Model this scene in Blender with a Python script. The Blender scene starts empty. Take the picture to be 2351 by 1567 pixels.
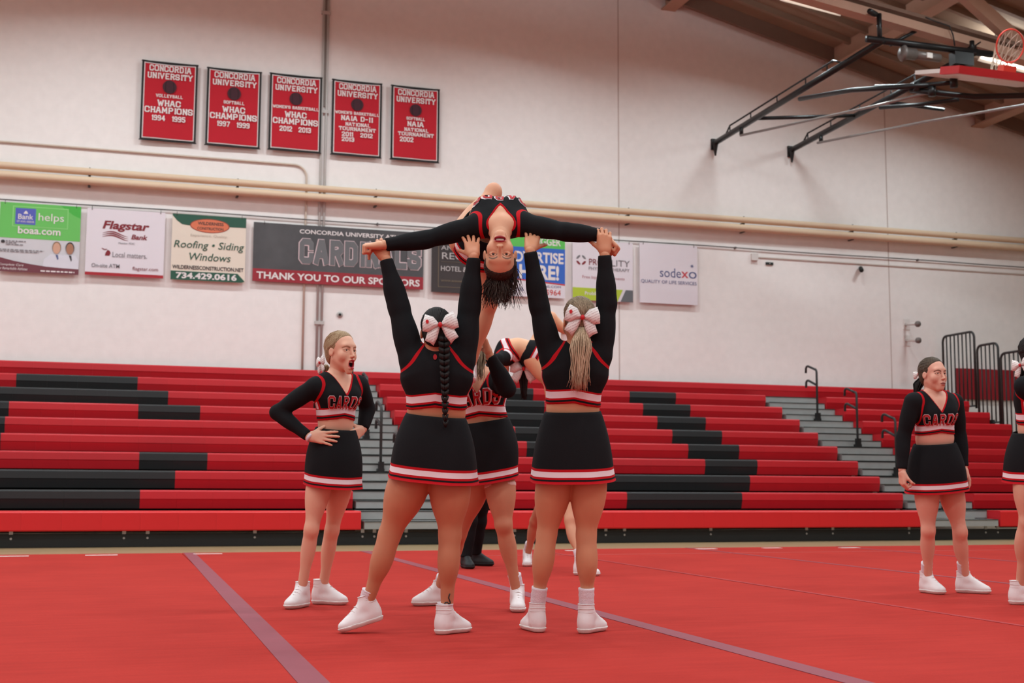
import bpy, bmesh, math, random
import numpy as np
from mathutils import Vector, Matrix
from mathutils.bvhtree import BVHTree

random.seed(7)
S = bpy.context.scene
COL = S.collection

# ------------------------------------------------------------------ camera
F_PX, YAW, PITCH, ROLL, CAM_H = 2949.32, 0.3028, 0.1122, 0.0053, 0.7322
IMG_W, IMG_H = 2351, 1567
fw = np.array([math.sin(YAW) * math.cos(PITCH), math.cos(YAW) * math.cos(PITCH), math.sin(PITCH)])
_r0 = np.array([math.cos(YAW), -math.sin(YAW), 0.0])
_u0 = np.cross(_r0, fw)
cr = _r0 * math.cos(ROLL) + _u0 * math.sin(ROLL)
cu = _u0 * math.cos(ROLL) - _r0 * math.sin(ROLL)
cam_d = bpy.data.cameras.new('camera')
cam = bpy.data.objects.new('camera', cam_d)
COL.objects.link(cam)
cam.matrix_world = Matrix(((cr[0], cu[0], -fw[0], 0), (cr[1], cu[1], -fw[1], 0), (cr[2], cu[2], -fw[2], CAM_H), (0, 0, 0, 1)))
cam_d.sensor_width = 36.0
cam_d.lens = F_PX / IMG_W * 36.0
cam_d.clip_end = 200
cam_d.dof.use_dof = True
cam_d.dof.focus_distance = 6.6
cam_d.dof.aperture_fstop = 4.5
S.camera = cam

# ------------------------------------------------------------------ world, exposure
world = bpy.data.worlds.new('world')
S.world = world
world.use_nodes = True
world.node_tree.nodes['Background'].inputs[0].default_value = (0.96, 0.98, 1.0, 1)
world.node_tree.nodes['Background'].inputs[1].default_value = 0.30
S.view_settings.view_transform = 'Standard'
S.view_settings.look = 'None'
S.view_settings.gamma = 1.0
S.view_settings.use_curve_mapping = False
S.view_settings.exposure = 0.0
LAMP_W = 113.0          # each high-bay ceiling lamp of the gym
LAMP_COL = (0.83, 0.96, 1.0)


def ray(px, py):
    return fw + cr * ((px - IMG_W / 2) / F_PX) - cu * ((py - IMG_H / 2) / F_PX)


def at(px, py, depth):
    """point at a given distance (m) along the viewing axis"""
    return np.array([0, 0, CAM_H]) + ray(px, py) * depth


def onY(px, py, Y):
    d = ray(px, py)
    return np.array([0, 0, CAM_H]) + d * Y / d[1]


def onX(px, py, X):
    d = ray(px, py)
    return np.array([0, 0, CAM_H]) + d * X / d[0]


# ------------------------------------------------------------------ materials
def lin(c):
    r = []
    for v in c[:3]:
        v = v / 255.0
        r.append(v / 12.92 if v <= 0.04045 else ((v + 0.055) / 1.055) ** 2.4)
    return (r[0], r[1], r[2], 1.0)


def mat(name, c, rough=0.6, metal=0.0, var=0.06, vscale=6.0, bump=0.0, bscale=60.0, spec=0.4, emit=0.0, coat=0.0):
    m = bpy.data.materials.new(name)
    m.use_nodes = True
    nt = m.node_tree
    b = nt.nodes['Principled BSDF']
    b.inputs['Roughness'].default_value = rough
    b.inputs['Metallic'].default_value = metal
    b.inputs['Specular IOR Level'].default_value = spec
    b.inputs['Coat Weight'].default_value = coat
    base = lin(c)
    tc = nt.nodes.new('ShaderNodeTexCoord')
    n = nt.nodes.new('ShaderNodeTexNoise')
    n.inputs['Scale'].default_value = vscale
    n.inputs['Detail'].default_value = 3
    nt.links.new(tc.outputs['Object'], n.inputs['Vector'])
    mx = nt.nodes.new('ShaderNodeMix')
    mx.data_type = 'RGBA'
    mx.inputs[6].default_value = tuple(min(1, v * (1 - var)) for v in base[:3]) + (1,)
    mx.inputs[7].default_value = tuple(min(1, v * (1 + var)) for v in base[:3]) + (1,)
    nt.links.new(n.outputs['Fac'], mx.inputs[0])
    nt.links.new(mx.outputs[2], b.inputs['Base Color'])
    if bump > 0:
        n2 = nt.nodes.new('ShaderNodeTexNoise')
        n2.inputs['Scale'].default_value = bscale
        n2.inputs['Detail'].default_value = 4
        nt.links.new(tc.outputs['Object'], n2.inputs['Vector'])
        bp = nt.nodes.new('ShaderNodeBump')
        bp.inputs['Strength'].default_value = bump
        bp.inputs['Distance'].default_value = 0.01
        nt.links.new(n2.outputs['Fac'], bp.inputs['Height'])
        nt.links.new(bp.outputs['Normal'], b.inputs['Normal'])
    if emit > 0:
        b.inputs['Emission Color'].default_value = base
        b.inputs['Emission Strength'].default_value = emit
    return m


M = {}
M['red_seat'] = mat('red_seat_plastic', (190, 22, 34), 0.45, var=0.10, vscale=1.5, bump=0.05, bscale=200)
M['black_seat'] = mat('black_seat_plastic', (30, 31, 32), 0.5, var=0.15, vscale=2)
M['black_metal'] = mat('black_painted_metal', (22, 22, 23), 0.4, var=0.1)
M['rail_metal'] = mat('dark_rail_metal', (52, 52, 52), 0.4, metal=0.2, var=0.1)
M['kick'] = mat('black_kickboard', (24, 25, 25), 0.55, var=0.2, vscale=3)
M['dark_gap'] = mat('dark_understructure_and_gap_shade', (14, 14, 15), 0.8)  # near-black for the understructure and for shade painted into gaps
M['step'] = mat('grey_step_deck', (150, 150, 148), 0.6, var=0.14, vscale=5, bump=0.05)
M['step_nose'] = mat('dark_step_nosing', (45, 46, 44), 0.6)
M['bracket'] = mat('galvanised_bracket', (165, 165, 162), 0.35, metal=0.6)
M['pipe'] = mat('beige_insulated_pipe', (214, 188, 160), 0.6, var=0.04)
M['wallpaint'] = mat('white_wall_paint', (222, 214, 210), 0.7)
M['conduit'] = mat('galvanised_conduit', (186, 182, 178), 0.5)
M['wire'] = mat('dark_wire', (90, 85, 84), 0.5)
M['beam'] = mat('tan_painted_beam', (176, 142, 122), 0.7, var=0.08)
M['beam_dark'] = mat('brown_steel_beam', (120, 96, 82), 0.7, var=0.1)
M['white_print'] = mat('white_print', (226, 218, 216), 0.6, var=0.01)
M['white_sign'] = mat('white_vinyl_sign', (224, 216, 222), 0.45, var=0.02)
M['banner_red'] = mat('red_banner_felt', (184, 26, 42), 0.85, var=0.06, bump=0.1, bscale=150)
M['banner_black'] = mat('black_banner_trim', (36, 34, 34), 0.8)
M['ball_dark'] = mat('dark_ball_emblem', (66, 32, 42), 0.8, var=0.2, vscale=30)
M['maroon'] = mat('maroon_print', (128, 32, 42), 0.6, var=0.03)
M['grey_print'] = mat('grey_print', (120, 116, 120), 0.6, var=0.02)
M['dark_print'] = mat('dark_print', (52, 48, 50), 0.6, var=0.02)
M['green_sign'] = mat('green_vinyl', (104, 190, 92), 0.5, var=0.12, vscale=1.2)
M['green_dark_sign'] = mat('dark_green_vinyl', (38, 84, 66), 0.5, var=0.12, vscale=2)
M['blue_sign'] = mat('blue_vinyl', (84, 92, 180), 0.5, var=0.05)
M['blue_ad'] = mat('bright_blue_vinyl', (50, 100, 190), 0.5, var=0.06, vscale=2)
M['cream_sign'] = mat('cream_vinyl', (226, 212, 196), 0.5, var=0.03, vscale=2)
M['orange_sign'] = mat('orange_oval_vinyl', (214, 116, 82), 0.5, var=0.12, vscale=3)
M['smoke_sign'] = mat('smoky_grey_vinyl', (76, 75, 77), 0.45, var=0.45, vscale=2.2)
M['grey_letter'] = mat('grey_letter_vinyl', (104, 104, 106), 0.45, var=0.12, vscale=3)
M['red_band'] = mat('dark_red_vinyl', (150, 36, 48), 0.45, var=0.12, vscale=2)
M['hotel'] = mat('black_brown_vinyl', (56, 48, 48), 0.45, var=0.3, vscale=1.5)
M['gold'] = mat('dull_gold_print', (132, 116, 92), 0.5)
M['lime'] = mat('lime_vinyl', (176, 196, 56), 0.5, var=0.05)
M['slate'] = mat('slate_vinyl', (100, 102, 106), 0.5)
M['ad_green'] = mat('ad_green_vinyl', (92, 190, 84), 0.5)
M['ad_red'] = mat('ad_red_print', (206, 62, 58), 0.5)
M['navy'] = mat('navy_print', (84, 92, 134), 0.5)
M['poster_grey'] = mat('pale_grey_print', (204, 202, 206), 0.5, var=0.06, vscale=3)
M['coat'] = mat('white_coat_print', (214, 212, 220), 0.5)
M['face_print'] = mat('face_print', (206, 160, 136), 0.5)
M['face_print2'] = mat('tanned_face_print', (166, 116, 90), 0.5)
M['hair_print'] = mat('brown_hair_print', (140, 108, 84), 0.5)
M['maroon_band'] = mat('maroon_band_vinyl', (112, 56, 66), 0.5, var=0.08)
M['pad_red'] = mat('red_wall_pad_vinyl', (150, 26, 38), 0.5)
M['rim'] = mat('orange_red_rim', (206, 60, 44), 0.4)
M['net'] = mat('white_net_cord', (206, 192, 176), 0.8)
M['board_white'] = mat('white_backboard', (232, 228, 222), 0.35)
M['board_pad'] = mat('red_backboard_pad', (196, 28, 34), 0.5)
M['motor'] = mat('grey_motor_housing', (120, 112, 108), 0.4, metal=0.3, var=0.2, vscale=20)
M['galv'] = mat('grey_steel_rod', (150, 142, 138), 0.35, metal=0.4)
M['fixture'] = mat('white_fixture_housing', (200, 196, 190), 0.5)
M['tube'] = mat('lit_fluorescent_tube', (255, 244, 230), 0.5, var=0.0, emit=9.0)
M['wood'] = mat('wood_gym_floor', (172, 146, 112), 0.35, var=0.08, vscale=3)
M['tape_white'] = mat('white_floor_tape', (226, 208, 204), 0.6)
M['tape_purple'] = mat('purple_seam_tape', (138, 62, 74), 0.7, var=0.10, vscale=8)
M['box_white'] = mat('white_plastic_box', (214, 208, 204), 0.5)
M['black_plastic'] = mat('black_plastic', (28, 32, 30), 0.5)


# ------------------------------------------------------------------ mesh helpers
WL = {}          # world location of every empty / object built here


def link(name, me, m, parent, loc):
    o = bpy.data.objects.new(name, me)
    COL.objects.link(o)
    loc = Vector(loc)
    if parent is not None:
        o.parent = parent
        o.location = loc - WL[parent.name]
    else:
        o.location = loc
    WL[o.name] = loc
    if m is not None:
        ms = m if isinstance(m, (list, tuple)) else [m]
        if len(me.materials) == 0:
            for q in ms:
                me.materials.append(q)
    return o


def tag(o, label=None, cat=None, group=None, kind=None):
    if label: o['label'] = label
    if cat: o['category'] = cat
    if group: o['group'] = group
    if kind: o['kind'] = kind
    return o


def thing(name, label, cat, loc, group=None, kind=None):
    o = bpy.data.objects.new(name, None)
    o.empty_display_size = 0.1
    COL.objects.link(o)
    o.location = Vector(loc)
    WL[o.name] = Vector(loc)
    return tag(o, label, cat, group, kind)


class MB:
    def __init__(s):
        s.v = []; s.f = []; s.mi = []

    def poly(s, pts, mi=0):
        b = len(s.v)
        s.v += [tuple(map(float, p)) for p in pts]
        s.f.append(tuple(range(b, b + len(pts)))); s.mi.append(mi)

    def add(s, vs, fs, mi=0):
        b = len(s.v)
        s.v += [tuple(map(float, p)) for p in vs]
        for f in fs:
            s.f.append(tuple(i + b for i in f)); s.mi.append(mi)

    def box(s, x0, x1, y0, y1, z0, z1, mi=0):
        vs = [(x, y, z) for x in (x0, x1) for y in (y0, y1) for z in (z0, z1)]
        s.add(vs, [(0, 1, 3, 2), (4, 6, 7, 5), (0, 4, 5, 1), (2, 3, 7, 6), (0, 2, 6, 4), (1, 5, 7, 3)], mi)
        return s

    def tube(s, pts, r, n=10, mi=0, cap=True):
        pts = [np.array(p, float) for p in pts]
        rs = r if isinstance(r, (list, tuple, np.ndarray)) else [r] * len(pts)
        ref = None
        vs = []
        for i, p in enumerate(pts):
            t = pts[min(i + 1, len(pts) - 1)] - pts[max(i - 1, 0)]
            t = t / (np.linalg.norm(t) + 1e-12)
            if ref is None:
                ref = np.array([0, 0, 1.0]) if abs(t[2]) < 0.9 else np.array([1.0, 0, 0])
            a = np.cross(t, ref); a /= np.linalg.norm(a) + 1e-12
            b = np.cross(a, t); ref = b
            for k in range(n):
                th = 2 * math.pi * k / n
                vs.append(p + (a * math.cos(th) + b * math.sin(th)) * rs[i])
        fs = []
        for i in range(len(pts) - 1):
            for k in range(n):
                k2 = (k + 1) % n
                fs.append((i * n + k, i * n + k2, (i + 1) * n + k2, (i + 1) * n + k))
        if cap:
            fs.append(tuple(range(n - 1, -1, -1)))
            fs.append(tuple((len(pts) - 1) * n + k for k in range(n)))
        s.add(vs, fs, mi)
        return s

    def extrude_x(s, prof, x0, x1, mi=0):
        """closed profile of (y, z) extruded along x"""
        n = len(prof)
        vs = [(x0, y, z) for y, z in prof] + [(x1, y, z) for y, z in prof]
        fs = [(i, (i + 1) % n, n + (i + 1) % n, n + i) for i in range(n)]
        fs += [tuple(range(n - 1, -1, -1)), tuple(range(n, 2 * n))]
        s.add(vs, fs, mi)
        return s

    def prism(s, pts, nrm, mi=0):
        """flat outline pushed along a vector to give it thickness"""
        n = len(pts); nrm = np.array(nrm, float)
        a = [np.array(p, float) for p in pts]
        vs = a + [p + nrm for p in a]
        fs = [(i, (i + 1) % n, n + (i + 1) % n, n + i) for i in range(n)]
        fs += [tuple(range(n - 1, -1, -1)), tuple(range(n, 2 * n))]
        s.add(vs, fs, mi)
        return s

    def mesh(s, name, smooth=False):
        me = bpy.data.meshes.new(name)
        me.from_pydata(s.v, [], s.f)
        if any(s.mi):
            me.polygons.foreach_set('material_index', s.mi)
        bm = bmesh.new(); bm.from_mesh(me)
        bmesh.ops.recalc_face_normals(bm, faces=bm.faces)
        bm.to_mesh(me); bm.free()
        if smooth:
            me.polygons.foreach_set('use_smooth', [True] * len(me.polygons))
        me.update()
        return me

    def build(s, name, m, parent=None, smooth=False):
        a = np.array(s.v)
        c = (a.min(0) + a.max(0)) / 2
        s.v = [tuple(p) for p in a - c]
        return link(name, s.mesh(name, smooth), m, parent, c)


def box(name, m, parent, x0, x1, y0, y1, z0, z1):
    return MB().box(x0, x1, y0, y1, z0, z1).build(name, m, parent)


def tube(name, m, parent, pts, r, n=10):
    return MB().tube(pts, r, n).build(name, m, parent, smooth=True)

# ================================================================== THE ROOM
WALL_Y = 22.668
RIDGE_X, ROOF_S = 1.0, 0.2418


def roof_z(x):
    return 10.372 + ROOF_S * (10.938 - RIDGE_X) - ROOF_S * abs(x - RIDGE_X)


def surface_mat(name, c, build):
    m = mat(name, c)
    nt = m.node_tree
    build(nt, nt.nodes['Principled BSDF'], nt.nodes['Texture Coordinate'])
    return m


# floor: varnished strip boards, seen between mat and bleachers
def wood_nodes(nt, b, tc):
    br = nt.nodes.new('ShaderNodeTexBrick')
    br.inputs['Color1'].default_value = lin((172, 148, 112))
    br.inputs['Color2'].default_value = lin((158, 132, 98))
    br.inputs['Mortar'].default_value = lin((120, 98, 72))
    br.inputs['Scale'].default_value = 1.0
    br.inputs['Brick Width'].default_value = 1.4
    br.inputs['Row Height'].default_value = 0.06
    br.inputs['Mortar Size'].default_value = 0.002
    nt.links.new(tc.outputs['Object'], br.inputs['Vector'])
    nt.links.new(br.outputs['Color'], b.inputs['Base Color'])
    b.inputs['Roughness'].default_value = 0.3


fl = box('floor', surface_mat('varnished_wood_floor', (172, 146, 112), wood_nodes), None, -11, 25, -6.5, WALL_Y, -0.25, -0.035)
tag(fl, 'tan varnished wooden gym floor between mat and bleachers', 'floor', kind='structure')


# wall: painted concrete block, joints only just readable
def block_nodes(nt, b, tc):
    sp = nt.nodes.new('ShaderNodeSeparateXYZ'); cb = nt.nodes.new('ShaderNodeCombineXYZ')
    nt.links.new(tc.outputs['Object'], sp.inputs[0])
    nt.links.new(sp.outputs['X'], cb.inputs['X']); nt.links.new(sp.outputs['Z'], cb.inputs['Y'])
    br = nt.nodes.new('ShaderNodeTexBrick')
    br.inputs['Scale'].default_value = 1.0
    br.inputs['Brick Width'].default_value = 0.405
    br.inputs['Row Height'].default_value = 0.203
    br.inputs['Mortar Size'].default_value = 0.006
    br.inputs['Mortar Smooth'].default_value = 0.6
    br.inputs['Color1'].default_value = (1, 1, 1, 1); br.inputs['Color2'].default_value = (1, 1, 1, 1)
    br.inputs['Mortar'].default_value = (0, 0, 0, 1)
    nt.links.new(cb.outputs[0], br.inputs['Vector'])
    bp = nt.nodes.new('ShaderNodeBump'); bp.inputs['Strength'].default_value = 0.16; bp.inputs['Distance'].default_value = 0.004
    nt.links.new(br.outputs['Color'], bp.inputs['Height'])
    nt.links.new(bp.outputs['Normal'], b.inputs['Normal'])
    b.inputs['Roughness'].default_value = 0.65


M['wall'] = surface_mat('painted_block_wall', (236, 230, 227), block_nodes)
wx0, wx1 = -11.0, 25.0
mb = MB()
mb.prism([(wx0, WALL_Y, -0.25), (wx1, WALL_Y, -0.25), (wx1, WALL_Y, roof_z(wx1)), (RIDGE_X, WALL_Y, roof_z(RIDGE_X)), (wx0, WALL_Y, roof_z(wx0))], (0, 0.3, 0))
wall = tag(mb.build('wall_back', M['wall']), 'white painted block gable wall behind the bleachers', 'wall', kind='structure')
M['joint'] = mat('grey_caulk_joint', (196, 182, 176), 0.8)
for x, z0, z1 in ((9.23, 2.5, 10.6), (15.22, 2.5, 9.3)):
    box('control_joint', M['joint'], wall, x - 0.012, x + 0.012, WALL_Y - 0.004, WALL_Y, z0, z1)

# the other walls of the hall, out of the picture
M['hall'] = mat('white_hall_wall_paint', (232, 226, 222), 0.7, var=0.02)
for nm, x0, x1, y0, y1, zt in (('wall_left', wx0 - 0.3, wx0, -6.5, WALL_Y, roof_z(wx0)), ('wall_right', wx1, wx1 + 0.3, -6.5, WALL_Y, roof_z(wx1))):
    tag(box(nm, M['hall'], None, x0, x1, y0, y1, -0.25, zt), 'plain white %s side wall of the gym outside the picture' % nm[5:], 'wall', kind='structure')
mb = MB()
mb.prism([(wx0, -6.8, -0.25), (wx1, -6.8, -0.25), (wx1, -6.8, roof_z(wx1)), (RIDGE_X, -6.8, roof_z(RIDGE_X)), (wx0, -6.8, roof_z(wx0))], (0, 0.3, 0))
tag(mb.build('wall_front', M['hall']), 'plain white gable wall of the gym behind the viewer', 'wall', kind='structure')

# roof deck with purlins, ribs and one truss
M['deck'] = mat('brown_roof_deck', (138, 114, 94), 0.85, var=0.18, vscale=2.5, bump=0.15, bscale=12)
M['deck_rib'] = mat('brown_deck_rib', (132, 108, 90), 0.8, var=0.1)
mb = MB()
for sgn, xe in ((1, wx1), (-1, wx0)):
    a, b = (RIDGE_X, roof_z(RIDGE_X)), (xe, roof_z(xe))
    mb.prism([(a[0], -6.8, a[1]), (b[0], -6.8, b[1]), (b[0], WALL_Y + 0.3, b[1]), (a[0], WALL_Y + 0.3, a[1])], (0, 0, 0.15))
ceil = tag(mb.build('ceiling', M['deck']), 'dark brown sloping roof deck over the gym', 'ceiling', kind='structure')
for x in (-7.7, -4.1, -0.5, 3.1, 6.7, 10.3, 13.9, 17.5, 21.1):
    z = roof_z(x)
    mb = MB().box(x - 0.06, x + 0.06, -6.4, WALL_Y - 0.01, z - 0.34, z + 0.02)
    mb.box(x - 0.15, x + 0.15, -6.4, WALL_Y - 0.01, z - 0.37, z - 0.34)
    mb.build('purlin', M['beam'], ceil)
for i in range(17):
    y = WALL_Y - 0.35 - i * 0.62
    mb = MB()
    h = 0.12 if i else 0.3
    mb.prism([(8.0, y, roof_z(8.0)), (24, y, roof_z(24)), (24, y, roof_z(24) - h), (8.0, y, roof_z(8.0) - h)], (0, 0.09, 0))
    mb.build('deck_rib', M['deck_rib'] if i else M['beam_dark'], ceil)


def chord(name, p, q, w, h, m):
    p = np.array(p, float); q = np.array(q, float)
    mb = MB()
    mb.prism([p + (0, 0, h / 2), q + (0, 0, h / 2), q - (0, 0, h / 2), p - (0, 0, h / 2)], (0, w, 0))
    return mb.build(name, m, ceil)


def bz(x):
    return 8.117 - 0.14 * (x - 11.274)


TY = 16.86
chord('truss_chord', (2, TY, bz(2)), (24, TY, bz(24)), 0.22, 0.14, M['beam'])
chord('truss_chord', (2, TY, bz(2) + 0.17), (24, TY, bz(24) + 0.17), 0.2, 0.06, M['beam_dark'])
chord('truss_chord', (2, TY, roof_z(2) - 0.5), (24, TY, roof_z(24) - 0.5), 0.22, 0.2, M['beam'])
for x0, x1 in ((14.3, 11.4), (8.5, 11.2), (14.7, 17.6), (8.3, 5.4)):
    mb = MB()
    a = np.array((x0, TY + 0.02, bz(x0) + 0.05)); b = np.array((x1, TY + 0.02, roof_z(x1) - 0.5))
    d = (b - a) / np.linalg.norm(b - a); n = np.array((d[2], 0, -d[0])) * 0.11
    mb.prism([a + n, b + n, b - n, a - n], (0, 0.16, 0)).build('truss_web', M['beam'], ceil)
for x in (14.45, 8.4):
    box('truss_post', M['beam'], ceil, x - 0.12, x + 0.12, TY + 0.02, TY + 0.18, bz(x), roof_z(x) - 0.45)

# ------------------------------------------------------------------ ceiling lamps
hh = []
for j, y in enumerate((19.5, 14.0, 8.5, 3.0, -2.5)):
    for i in range(7):
        x = 15.88 - 4.14 * i
        z = min(9.3, 9.3 - 0.162 * (x - 11.74)) if x > 2 else 9.3 + min(0, 0.1 * (x + 2))
        seen = (j == 0 and i in (0, 1))
        if seen:
            lab = ('lit white ceiling lamp hanging behind the basketball rim' if i == 0 else 'lit white strip lamp hanging highest under the roof deck')
            t = thing('ceiling_lamp', lab, 'ceiling lamp', (x, y, z), 'hanging gym lamps')
        else:
            t = thing('ceiling_lamp', 'white strip lamp hanging from the gym roof overhead', 'ceiling lamp', (x, y, z), 'hanging gym lamps')
        t.rotation_euler = (0, 0.12 if x > RIDGE_X else -0.12, 0)
        if not hh:
            mb = MB()
            mb.extrude_x([(-0.2, 0.02), (-0.12, 0.1), (0.12, 0.1), (0.2, 0.02), (0.19, 0.0), (0.11, 0.07), (-0.11, 0.07), (-0.19, 0.0)], -0.62, 0.62)
            hm = mb.mesh('housing'); hm.materials.append(M['fixture'])
            mb = MB()
            mb.tube([(-0.6, 0, 0.035), (0.6, 0, 0.035)], 0.02, 8)
            tm = mb.mesh('tube', True); tm.materials.append(M['tube'])
            mb = MB()
            mb.tube([(0, 0, 0.1), (0, 0, 0.5)], 0.012, 6)
            sm = mb.mesh('hanger'); sm.materials.append(M['rail_metal'])
            ld = bpy.data.lights.new('lamp_light', 'AREA')
            ld.shape = 'RECTANGLE'; ld.size = 1.2; ld.size_y = 0.34
            ld.spread = 2.87; ld.energy = LAMP_W; ld.color = LAMP_COL
            lu = bpy.data.lights.new('lamp_uplight', 'AREA')
            lu.shape = 'RECTANGLE'; lu.size = 1.2; lu.size_y = 0.2; lu.energy = LAMP_W * 0.22; lu.color = LAMP_COL
            hh = [hm, tm, sm, ld, lu]
        for nm, me, off in (('housing', hh[0], (0, 0, 0)), ('lamp_tube', hh[1], (0, 0.09, 0)), ('lamp_tube', hh[1], (0, -0.09, 0)), ('hanger', hh[2], (-0.4, 0, 0)), ('hanger', hh[2], (0.4, 0, 0)), ('lamp_light', hh[3], (0, 0, -0.01)), ('lamp_uplight', hh[4], (0, 0, 0.12))):
            o = bpy.data.objects.new(nm, me); COL.objects.link(o); o.parent = t; o.location = off
            if nm == 'lamp_uplight': o.rotation_euler = (math.pi, 0, 0)

# ------------------------------------------------------------------ red carpet-bonded mat
def mat_nodes(nt, b, tc):
    n = nt.nodes.new('ShaderNodeTexNoise'); n.inputs['Scale'].default_value = 1.1; n.inputs['Detail'].default_value = 4
    n2 = nt.nodes.new('ShaderNodeTexNoise'); n2.inputs['Scale'].default_value = 90; n2.inputs['Detail'].default_value = 2
    mp = nt.nodes.new('ShaderNodeMapping'); mp.inputs['Scale'].default_value = (0.35, 2.2, 1)
    nt.links.new(tc.outputs['Object'], mp.inputs['Vector'])
    n3 = nt.nodes.new('ShaderNodeTexNoise'); n3.inputs['Scale'].default_value = 7; n3.inputs['Detail'].default_value = 5
    nt.links.new(mp.outputs[0], n3.inputs['Vector'])
    nt.links.new(tc.outputs['Object'], n.inputs['Vector']); nt.links.new(tc.outputs['Object'], n2.inputs['Vector'])
    ad = nt.nodes.new('ShaderNodeMath'); ad.operation = 'ADD'
    nt.links.new(n.outputs['Fac'], ad.inputs[0]); nt.links.new(n3.outputs['Fac'], ad.inputs[1])
    ad2 = nt.nodes.new('ShaderNodeMath'); ad2.operation = 'MULTIPLY_ADD'; ad2.inputs[1].default_value = 0.5
    nt.links.new(n2.outputs['Fac'], ad2.inputs[0]); nt.links.new(ad.outputs[0], ad2.inputs[2])
    cr_ = nt.nodes.new('ShaderNodeValToRGB')
    cr_.color_ramp.elements[0].position = 0.35; cr_.color_ramp.elements[0].color = lin((156, 41, 36))
    cr_.color_ramp.elements[1].position = 0.95; cr_.color_ramp.elements[1].color = lin((186, 55, 47))
    dv = nt.nodes.new('ShaderNodeMath'); dv.operation = 'MULTIPLY'; dv.inputs[1].default_value = 0.5
    nt.links.new(ad2.outputs[0], dv.inputs[0])
    nt.links.new(dv.outputs[0], cr_.inputs[0]); nt.links.new(cr_.outputs[0], b.inputs['Base Color'])
    bp = nt.nodes.new('ShaderNodeBump'); bp.inputs['Strength'].default_value = 0.25; bp.inputs['Distance'].default_value = 0.004
    nt.links.new(n2.outputs['Fac'], bp.inputs['Height']); nt.links.new(bp.outputs['Normal'], b.inputs['Normal'])
    b.inputs['Roughness'].default_value = 0.95
    b.inputs['Specular IOR Level'].default_value = 0.1
    b.inputs['Sheen Weight'].default_value = 0.0


M['mat'] = surface_mat('red_carpet_mat', (204, 50, 48), mat_nodes)
cm = thing('cheer_mat', 'red carpet-topped cheer mat of rolled-out strips on the gym floor', 'mat', (5, 6, -0.035))
MAT_Y1 = 14.45
edges = [-7.28, -5.27, -3.25, -1.23, 0.79, 2.76, 4.72, 6.72, 8.80, 10.85, 12.9]
for a, b in zip(edges[:-1], edges[1:]):
    mb = MB().box(a + 0.004, b - 0.004, -5.5, MAT_Y1, -0.035, 0.0)
    mb.build('mat_strip', M['mat'], cm)
M['tape_red'] = mat('worn_red_seam_tape', (164, 44, 46), 0.8, var=0.08)
M['chalk'] = mat('faint_chalk_line', (190, 86, 80), 0.9)
for x, w, m, dx in ((0.80, 0.058, 'tape_purple', 0.07), (2.76, 0.055, 'tape_purple', 0.03), (4.74, 0.02, 'tape_red', 0.02), (6.73, 0.022, 'tape_purple', 0.02), (8.82, 0.02, 'tape_purple', 0.02)):
    mb = MB()
    mb.prism([(x - w - dx, 2.0, 0.0005), (x + w - dx, 2.0, 0.0005), (x + w + dx, MAT_Y1, 0.0005), (x - w + dx, MAT_Y1, 0.0005)], (0, 0, 0.002))
    mb.build('seam_tape', M[m], cm)
for px, py, l in ((25, 1276.5, 0.17), (233, 1274, 0.16), (477, 1271, 0.15), (1318, 1263.5, 0.1), (1621, 1259.5, 0.13), (1772, 1257.5, 0.12), (1950, 1257, 0.13)):
    d = ray(px, py); P = np.array([0, 0, CAM_H]) - d * CAM_H / d[2]
    box('tape_mark', M['tape_white'], cm, P[0] - l, P[0] + l, P[1] - 0.05, P[1] + 0.05, 0.0005, 0.003)
# thin chalk line across the mat near its far edge
box('chalk_line', M['chalk'], cm, 3.5, 11.5, 13.2, 13.235, 0.0005, 0.002)

# ------------------------------------------------------------------ bleachers
Y1, DY, Z1, DZ, MOD = 16.557, 0.6111, 0.4045, 0.2558, 0.457


def rowYZ(k):
    return Y1 + (k - 1) * DY, Z1 + (k - 1) * DZ


prof = [(0.42, -0.02), (0.42, 0.0), (0.05, 0.0), (0.02, -0.006), (0.008, -0.02), (0.0, -0.11), (0.006, -0.118), (0.034, -0.232), (0.05, -0.24), (0.12, -0.24), (0.12, -0.02)]
smesh = {}
for c in ('red_seat', 'black_seat'):
    mb = MB().extrude_x(prof, 0.0004, MOD - 0.0004)
    me = mb.mesh('seat_module'); me.materials.append(M[c]); smesh[c] = me
dprof = [(0.42, -0.02), (0.42, 0.0), (0.05, 0.0), (0.02, -0.006), (0.0, -0.02), (0.0, -0.225), (0.01, -0.24), (0.12, -0.24), (0.12, -0.02)]
mb = MB().extrude_x(dprof, 0.0004, MOD - 0.0004)
fr_me = mb.mesh('seat_module'); fr_me.materials.append(mat('bright_red_front_seat', (206, 28, 32), 0.45, var=0.12, vscale=1.2))


def bank(name, label, x0, n, black, endcap):
    t = thing(name, label, 'bleachers', (x0 + n * MOD / 2, Y1 + 0.1, -0.035))
    for k in range(1, 10):
        y, z = rowYZ(k)
        for i in range(n):
            isb = any(a <= i < b for a, b in black.get(k, ()))
            me = fr_me if k == 1 else smesh['black_seat' if isb else 'red_seat']
            o = bpy.data.objects.new('seat_module', me); COL.objects.link(o)
            o.parent = t; o.location = Vector((x0 + i * MOD, y, z)) - WL[t.name]
        x1 = x0 + n * MOD
        box('footboard', M['dark_gap'], t, x0 + 0.03, x1 - 0.03, y + 0.2, y + DY + 0.1, z - 0.07, z - 0.025)
        box('understructure', M['dark_gap'], t, x0 + 0.05, x1 - 0.05, y + 0.13, y + 0.2, z - 0.26, z - 0.03)
        if endcap:
            mb = MB().extrude_x([(0.0, -0.235), (0.0, -0.005), (0.6, -0.005), (0.6, -0.235)], x0 - 0.012, x0 - 0.001)
            mb.v = [(p[0], p[1] + y, p[2] + z) for p in mb.v]
            mb.build('end_cap', M['red_seat'], t)
    return t


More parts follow.
